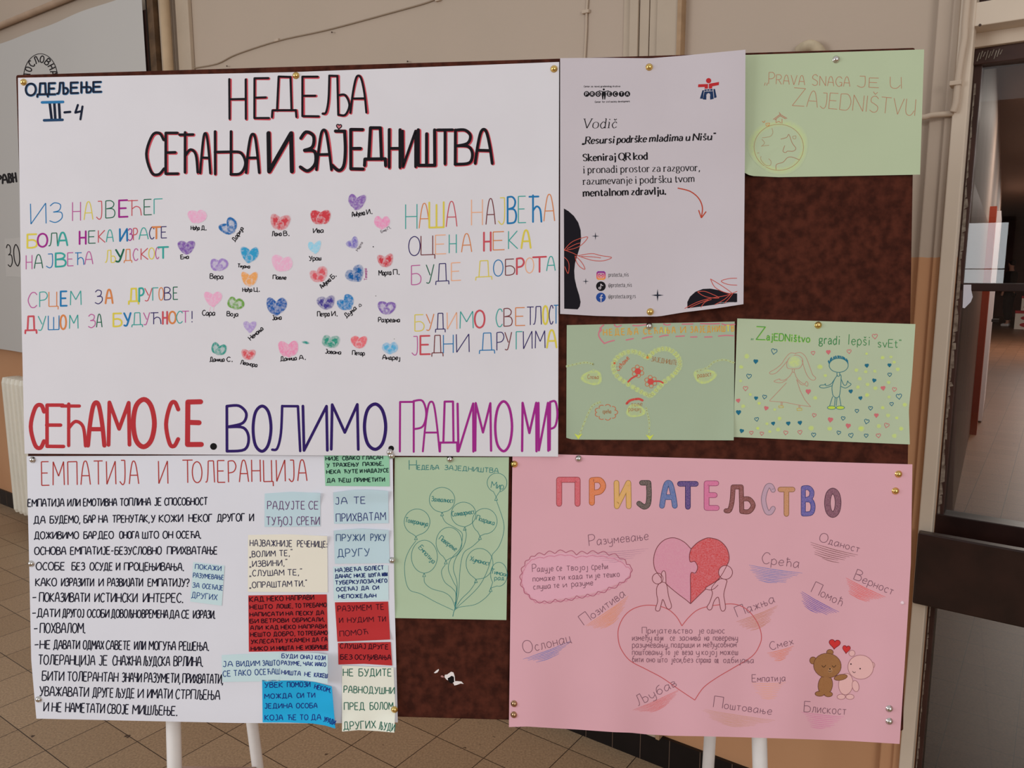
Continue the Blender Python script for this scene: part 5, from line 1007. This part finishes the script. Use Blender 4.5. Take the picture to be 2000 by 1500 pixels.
note(((546.5, 1274), (640, 1279), (640, 1336), (547, 1329)), LB2, 'pale blue note curling away over the bright blue note', [
    (Z4_, 'БУДИ 810 955|ОНАЈ 985 1095|КОЈИ 1122 1214', 642, 662, 38), (Z4_, 'РАЗУМЕ, 806 990|ЧАК 1010 1100|ИАКО 1122 1220', 706, 722, 36), (Z4_, 'НИШТА 808 985|НЕ 1022 1080|КАЖЕШ 1112 1234', 794, 830, 40)], (42, 60, 124), 1.6, lambda x, y: .014*sm(585, 642, x)**1.5, lift=.0026, top=((580, 1273.5), (620, 1275.5)), bottom=((600, 1329),))
note(((512, 1328), (648, 1341), (655, 1423), (513, 1411)), BLN, 'bright blue note at the bottom edge of the empathy poster', [
    (Z4_, 'УВЕК 652 820|ПОМОЗИ 862 1075', 918, 912, 46), (Z4_, 'НЕКОМ. 1112 1262', 928, 966, 42), (Z4_, 'МОЖДА 652 905|СИ 950 1015|ТИ 1046 1120', 1022, 1010, 44), (Z4_, 'ЈЕДИНА 652 908|ОСОБА 946 1140', 1112, 1108, 44), (Z4_, 'КОЈА 655 820|ЋЕ 866 945|ТО 980 1055|ДА 1086 1175', 1222, 1218, 48), (Z4_, 'УРАДИ 1198 1302', 1232, 1266, 44)], (24, 46, 120), 1.6, lambda x, y: .012*sm(590, 655, x)*sm(1320, 1380, y)+.004*sm(1390, 1420, y), top=((575, 1328), (615, 1332)), bottom=((560, 1411), (610, 1413), (635, 1417)))
note(((668, 1300), (768.5, 1303.5), (770, 1431), (668, 1429)), CR2, 'long cream note with green writing hanging below the red notes', [
    (Z4_, 'НЕ 1382 1475|БУДИТЕ 1528 1830', 810, 812, 66), (Z4_, 'РАВНОДУШНИ 1388 1858', 966, 978, 62), (Z4_, 'ПРЕД 1392 1580|БОЛОМ 1632 1846', 1126, 1122, 66), (Z4_, 'ДРУГИХ 1388 1685', 1310, 1296, 70), (Z4_, 'ЉУДИ 1712 1858', 1306, 1326, 70)], (44, 100, 84), 1.7, lambda x, y: .010*sm(1390, 1432, y)*(.5+.5*math.cos((x-668)/16)) + .003, right=((772, 1380),), bottom=((700, 1426), (740, 1428)))
# ---------------------------------------------------------------- the pink poster
PINK = (209, 160, 170)
def bpk(x, y): 
    a = sm(1080, 1430, y)
    return .0042*a*(1+math.sin((x-1000)/27.0+.4))+.0030*sm(950, 1400, y)*(1+math.sin((x-1000)/61.0)) + .006*sm(1680, 1780, x)*sm(1150, 1430, y)
S6 = quadsheet(.0046, (1001, 885), (1782, 907), (1757, 1453), (994, 1420), bpk, 6, bottom=((1030, 1419), (1080, 1422), (1130, 1425), (1200, 1430), (1232, 1431), (1260, 1434), (1310, 1437), (1370, 1438), (1450, 1440), (1550, 1443), (1660, 1447)), right=((1779, 1100), (1770, 1250)))
g6 = sheet_thing('poster', S6, PINK, 'pink poster with crayon lettering and a jigsaw heart, bottom right of the board', 'poster')
K = Ink(S6)
for ch, x0, x1, t, b_, wd, c in (('П',1092,1128,937,984,10,(200,84,92)),('Р',1156,1178,938,982,10,(214,118,60)),('И',1204,1228,943,989,9.5,(214,168,84)),('Ј',1247,1269,943,989,9,(70,72,62)),('А',1293,1318,943,988,9.5,(72,108,164)),('Т',1328,1359,945,990,9.5,(62,54,118)),('Е',1380,1400,944,992,9.5,(204,104,148)),
    ('Љ',1418,1471,951,999,8,(114,64,58)),('С',1491,1510,949,1001,8.5,(176,150,168)),('Т',1524,1548,956,1004,9,(186,134,84)),('В',1569,1588,953,1004,8,(76,82,156)),('О',1616,1637,959,1005,11,(108,70,86))):
    dk = tuple(int(v*.72) for v in c)
    K.glyph(ch, x0, x1, b_, t, dk, wd+1.4); K.glyph(ch, x0, x1, b_, t, pencil(c, PINK), wd-.8, add=.0004)
K.build('heading', g6, 'heading of crayon filled letters in many colours')
PG_ = lambda c: pencil(c, PINK, 700); GP = (120, 82, 96)
SC = [(1150,1080,1268,1071,20,(176,130,150),6,1.2),(1022,1287,1118,1251,15,(120,122,178),6,1.7),(1143,1223,1226,1165,24,(216,142,110),10,1.8),(1238,1386,1328,1346,18,(206,112,112),9,1.5),(1372,1385,1512,1407,22,(196,146,124),9,1.4),(1468,1334,1534,1333,30,(220,158,130),9,1.4),(1498,1276,1550,1262,18,(212,124,100),7,1.7),
      (1566,1391,1650,1400,26,(204,122,160),8,1.6),(1437,1215,1518,1183,26,(190,128,106),10,1.6),(1460,1103,1566,1119,26,(118,122,178),9,1.7),(1582,1059,1676,1084,24,(128,86,86),7,1.6),(1653,1129,1730,1166,24,(216,100,98),9,1.9),(1564,1154,1640,1196,22,(104,84,164),8,1.7)]
WD_ = [('Разумевање',1151,1066,1267,1054,17,1.25),('Ослонац',1024,1277,1116,1254,19,1.3),('Позитива',1141,1221,1222,1163,16,1.3),('Љубав',1247,1379,1322,1339,17,1.2),('Поштовање',1393,1381,1507,1396,15,1.45),('Емпатија',1469,1332,1534,1330,13,1.1),('Смех',1505,1270,1550,1258,14,1.1),
    ('Блискост',1570,1390,1652,1396,17,1.2),('Пажња',1441,1205,1514,1176,17,1.2),('Срећа',1487,1100,1560,1109,18,1.2),('Оданост',1599,1057,1677,1079,14,1.3),('Верност',1667,1131,1742,1162,16,1.3),('Помоћ',1584,1156,1643,1184,17,1.3)]
for (x0, y0, x1, y1, dp, c, rows, wd), (wtx, a0, b0, a1, b1, h, bg_) in zip(SC, WD_):
    K = Ink(S6); K.word(wtx, a0, b0, a1, b1, h, GP, 1.15, jit=.5, gap=.2, big=bg_); o = K.build('word_lettering', g6)
    K = Ink(S6, .0003); K.scribble(x0, y0, x1, y1, dp, PG_(c), rows, wd); K.build('crayon_underline', o)
K = Ink(S6, .0003); Z = (1000, 880, .21); ZC = (1000, 1150, .21); ZD = (1380, 1150, .21); CB = (158, 74, 100)
cl = K.zpts(Z, '210,985 300,972 400,958 500,950 600,972 700,962 800,960 900,975 1000,1005 1065,1060 1105,1085 1100,1140 1060,1195 1000,1225 900,1270 800,1310 700,1335 600,1350 500,1375 400,1382 300,1397 215,1388 160,1340 110,1280 90,1210 95,1140 120,1070 160,1015')
K.poly(cl, (214, 162, 178), row=5)
N_ = len(cl)
for k in range(N_):
    a, b_ = cl[k], cl[(k+1) % N_]; mx, my = (a[0]+b_[0])/2, (a[1]+b_[1])/2; dx, dy = b_[0]-a[0], b_[1]-a[1]
    K.line([a, (mx+dy*.3, my-dx*.3), b_], 1.1, CB, smooth=True, add=.0003)
    K.line([(a[0], a[1]+5), (mx, my+3), (b_[0], b_[1]+6)], 1.8, PG_((198, 124, 146)), smooth=True, add=.0002)
random.seed(11)
K.text(Z, 'Радује 190 385|се 415 465|твојој 510 705|срећи 740 890', 1128, 1102, 56, GP, 1.1, jit=.4, big=1.25, add=.0004); K.text(Z, 'помаже 195 400|ти 430 490|када 530 655|ти 690 745|је 770 820|тешко 850 1000', 1218, 1172, 54, GP, 1.1, jit=.4, add=.0004); K.text(Z, 'слуша 200 360|те 390 440|и 475 510|разуме 555 755', 1292, 1252, 54, GP, 1.1, jit=.4, add=.0004)
K.build('speech_cloud', g6)
K = Ink(S6, .0003); DL = (112, 52, 58)
seam = [(1665,915),(1650,975),(1658,1035),(1700,1032),(1726,1085),(1705,1138),(1662,1145),(1661,1300),(1660,1425)]
lft = spline([(1665,915),(1600,850),(1510,812),(1420,830),(1350,900),(1318,1000),(1325,1090),(1360,1150),(1440,1245),(1540,1330),(1620,1390),(1660,1425)], 5)
rgt = spline([(1665,915),(1720,860),(1780,825),(1838,812),(1930,838),(1998,910),(2020,1000),(2000,1065),(1925,1190),(1805,1285),(1660,1425)], 5)
sp = spline(seam, 5); T_ = lambda P: [(1000+.21*x, 880+.21*y) for x, y in P]
K.poly(T_(lft+sp[::-1]), pencil((206, 140, 160), PINK, 500), row=4, col=8); K.poly(T_(rgt+sp[::-1]), pencil((198, 74, 76), PINK, 500), row=4, col=8)
for P in (lft, rgt, sp): K.line(T_(P), 1.2, DL, add=.0004)
K.build('jigsaw_heart', g6)
def fig(headc, r, body, Zx, extra):
    K = Ink(S6, .0006); K.disc(headc, r, PINK, n=24); K.line([(headc[0]+r*math.cos(t*math.pi/14), headc[1]+r*math.sin(t*math.pi/14)) for t in range(28)], 1.1, DL, closed=True, add=.0003)
    p = spline(K.zpts(Zx, body), 4, True); K.poly(p, PINK, row=4); K.line(p, 1.1, DL, closed=True, add=.0003)
    for q in extra:
        p = spline(K.zpts(Zx, q), 4); K.poly(p, PINK, add=.0001, row=3); K.line(p, 1.1, DL, add=.0004)
    K.build('stick_figure', g6)
fig((1284.5, 1130), 10.5, '1390,1225 1350,1265 1345,1330 1355,1400 1335,1470 1347,1492 1372,1485 1390,1420 1405,1385 1440,1465 1470,1472 1482,1440 1455,1350 1437,1245', Z, ['1392,1225 1388,1150 1408,1118 1428,1140 1432,1235'])
fig((1417, 1118), 13.5, '120,1195 60,1255 45,1290 55,1330 30,1410 5,1455 22,1482 48,1470 70,1400 110,1365 130,1470 152,1495 175,1470 170,1410 160,1335 180,1250 185,1205', (1380, 880, .21), ['120,1198 50,1240 -10,1280 30,1296 70,1285 108,1250'])
K = Ink(S6, .0004); HR = (188, 84, 88)
hl = [(1580,345),(1530,260),(1450,190),(1350,158),(1230,155),(1120,190),(1040,260),(990,370),(990,480),(1020,570),(1100,670),(1250,750),(1400,830),(1550,935),(1700,1035)]
hr = [(1700,1035),(1780,920),(1900,830),(2060,735),(2230,630),(2300,530),(2320,440),(2290,330),(2220,225),(2140,165),(2060,142),(1960,145),(1820,165),(1720,200),(1640,270),(1580,345)]
for P in (hl, hr): K.line([(1000+.21*x, 1150+.21*y) for x, y in spline(P, 5)], 1.5, HR)
ZP = (0, 0, 1); kt = dict(jit=.3, gap=.2, add=.0002)
for q, y0, y1 in (('Пријатељство 1254 1352|је 1364 1375|однос 1381 1415', 1237, 1237), ('између 1235 1273|који 1279 1295|се 1309 1318|заснива 1327 1368|на 1376 1385|поверењу 1393 1441', 1251, 1251), ('разумевању, 1235 1307|подршци 1311 1356|и 1362 1367|међусобном 1374 1438', 1265, 1264), ('поштовању. 1235 1296|То 1299 1308|је 1316 1325|веза 1333 1353|у 1360 1366|којој 1371 1400|можеш 1407 1441', 1279, 1279), ('бити 1235 1256|оно 1263 1279|што 1285 1303|јеси, 1311 1333|без 1335 1353|страха 1360 1388|од 1396 1403|одбијања 1413 1472', 1293, 1295)):
    K.text(ZP, q, y0, y1, 12, GP, 1.0, **kt)
K.build('outlined_heart', g6)
# two plain teddy bears hugging under small red hearts
K = Ink(S6, .0003); BR, BRD, CRM, CRD = pencil((146, 100, 62), (166, 122, 84), 900), (92, 52, 40), (216, 170, 168), (150, 100, 104)
def part(c, rx, ry, a, m, ol, add):
    P = [(c[0]+rx*math.cos(t)*math.cos(a)-ry*math.sin(t)*math.sin(a), c[1]+rx*math.cos(t)*math.sin(a)+ry*math.sin(t)*math.cos(a)) for t in [k*math.pi/13 for k in range(26)]]
    K.poly(P, m, add, row=3); K.line(P, .9, ol, closed=True, add=add+.0001)
for c, rx, ry, a, d in (((1664,1276),6,6,0,0),((1703,1299),5.5,6,0,0),((1652,1336),14,21,.1,.0001),((1643,1361),8,5,0,.0002),((1660,1361),8,5,0,.0002),((1681,1303),25,23.5,.1,.0003),((1671,1340),6.5,11,-.2,.0004)): part(c, rx, ry, a, CRM, CRD, d)
for c, rx, ry, a, d in (((1588,1290),6.5,7,0,.0004),((1621,1274),6.5,5.5,0,.0004),((1612,1338),14,20,.15,.0005),((1601,1355),9,5,0,.0006),((1618,1356),8,5,0,.0006),((1616,1300),27,24,.15,.0007),((1642,1323),13,5.5,-.2,.0009)): part(c, rx, ry, a, BR, BRD, d)
for x, y in ((1662, 1297), (1680, 1306)): K.disc((x, y), 1.5, (60, 36, 44), add=.0006)
K.line([(1665, 1311), (1668, 1314), (1671, 1312)], 1, (60, 36, 44), smooth=True, add=.0006)
for x in (1609, 1629): K.line([(x-4, 1300), (x, 1303), (x+4, 1299)], 1.1, (50, 28, 24), smooth=True, add=.0011)
K.disc((1621, 1309), 5, (170, 126, 90), add=.0010, n=16); K.disc((1621, 1306.5), 1.6, (40, 24, 22), add=.0012); K.line([(1618, 1310), (1621, 1312), (1624, 1310)], 1, (50, 28, 24), smooth=True, add=.0012)
K.heart((1630, 1259), 22, 19, .1, (196, 52, 52), (120, 30, 40), 1.1, add=.0004); K.heart((1653, 1269), 15, 16, .1, (196, 52, 52), (120, 30, 40), 1.1, add=.0004)
K.build('bear_sketch', g6)
# ================================================================== PINS
GOLD, SILV, BRASS = mat('brass pin', (236, 200, 120), .18, 1.0, k=1.0), mat('nickel pin', (220, 216, 212), .18, 1.0, k=1.0), mat('bronze pin', (190, 150, 116), .25, 1.0, k=1.0)
WPIN = mat('pale pink pin', (232, 196, 204), .3)
def pin(x, y, sh, m, label, r=.0056):
    c = sh.at(x, y, .0002); V = []; Fc = []; n = 18; prof = [(1.12, 0), (1.12, .06), (1.0, .10), (.93, .32), (.74, .58), (.42, .78), (0, .86)]
    for q, h_ in prof[:-1]:
        for k in range(n): t = 2*math.pi*k/n; V.append(c + BU*(r*q*math.cos(t)) - BV*(r*q*math.sin(t)) + BN*(r*h_))
    V.append(c + BN*(r*.86)); top = len(V)-1
    for j in range(len(prof)-2):
        for k in range(n): a = j*n+k; a2 = j*n+(k+1) % n; Fc.append((a, a2, a2+n, a+n))
    j = len(prof)-2
    for k in range(n): Fc.append((j*n+k, j*n+(k+1) % n, top))
    o = link('pushpin', V, Fc, m, smooth=True, loc=c); tag(o, label, 'pushpin', 'pushpins holding the papers')
for x, y, sh, m, label in ((46,160.5,P1,GOLD,'brass dome pin at the left top corner of the large white poster'),(578,147.5,P1,GOLD,'brass dome pin above the middle of the large white poster'),(1082,134.5,P1,GOLD,'brass dome pin at the right top corner of the large white poster'),
    (1268,131,FS,GOLD,'brass dome pin at the top middle of the flyer'),(1270,609,FS,GOLD,'brass dome pin at the bottom middle of the flyer'),(1633,116,S1,SILV,'silver dome pin at the top of the globe drawing'),(1268,637,S2,SILV,'silver dome pin at the top of the dotted heart drawing'),(1598,635,S3,GOLD,'brass dome pin at the top of the girl and boy drawing'),
    (63.5,898,S5,SILV,'silver pin at the left top corner of the empathy poster'),(61,1101,S5,SILV,'silver pin halfway down the left edge of the empathy poster'),(75.5,1366,S5,SILV,'silver pin near the left bottom corner of the empathy poster'),(761.5,883.5,P1,SILV,'silver pin touching the black dot, upper of a touching pair'),(764.5,890,P1,SILV,'silver pin below the black dot, lower of a touching pair'),
    (766,1094.5,S5,SILV,'silver pin halfway down the right edge of the empathy poster'),(879,897,S4,SILV,'silver dome pin at the top of the balloon drawing'),(1004.5,906.5,S6,GOLD,'brass pin at the left top corner of the pink poster'),(1130,896,S6,SILV,'silver dome pin on the top edge of the pink poster'),
    (1755,926,S6,GOLD,'upper brass pin at the right top corner of the pink poster'),(1749,959,S6,GOLD,'lower brass pin at the right top corner of the pink poster'),(1737,1384.5,S6,SILV,'upper silver pin at the right bottom corner of the pink poster'),(1737,1409,S6,SILV,'lower silver pin at the right bottom corner of the pink poster'),
    (1004.5,1374.5,S6,BRASS,'upper bronze pin at the left bottom corner of the pink poster'),(1004,1396,S6,BRASS,'lower bronze pin at the left bottom corner of the pink poster')):
    pin(x, y, sh, m, label)
class Over:
    def at(s, x, y, l=0.0): return on_board(x, y, .0010+.0008+be(x, y)+.004+l)
pin(770.5, 1386, Over(), GOLD, 'brass pin through the edge of the long cream note'); pin(1762.5, 1177.5, S6, WPIN, 'small pale pink pin at the right edge of the pink poster', .0030)
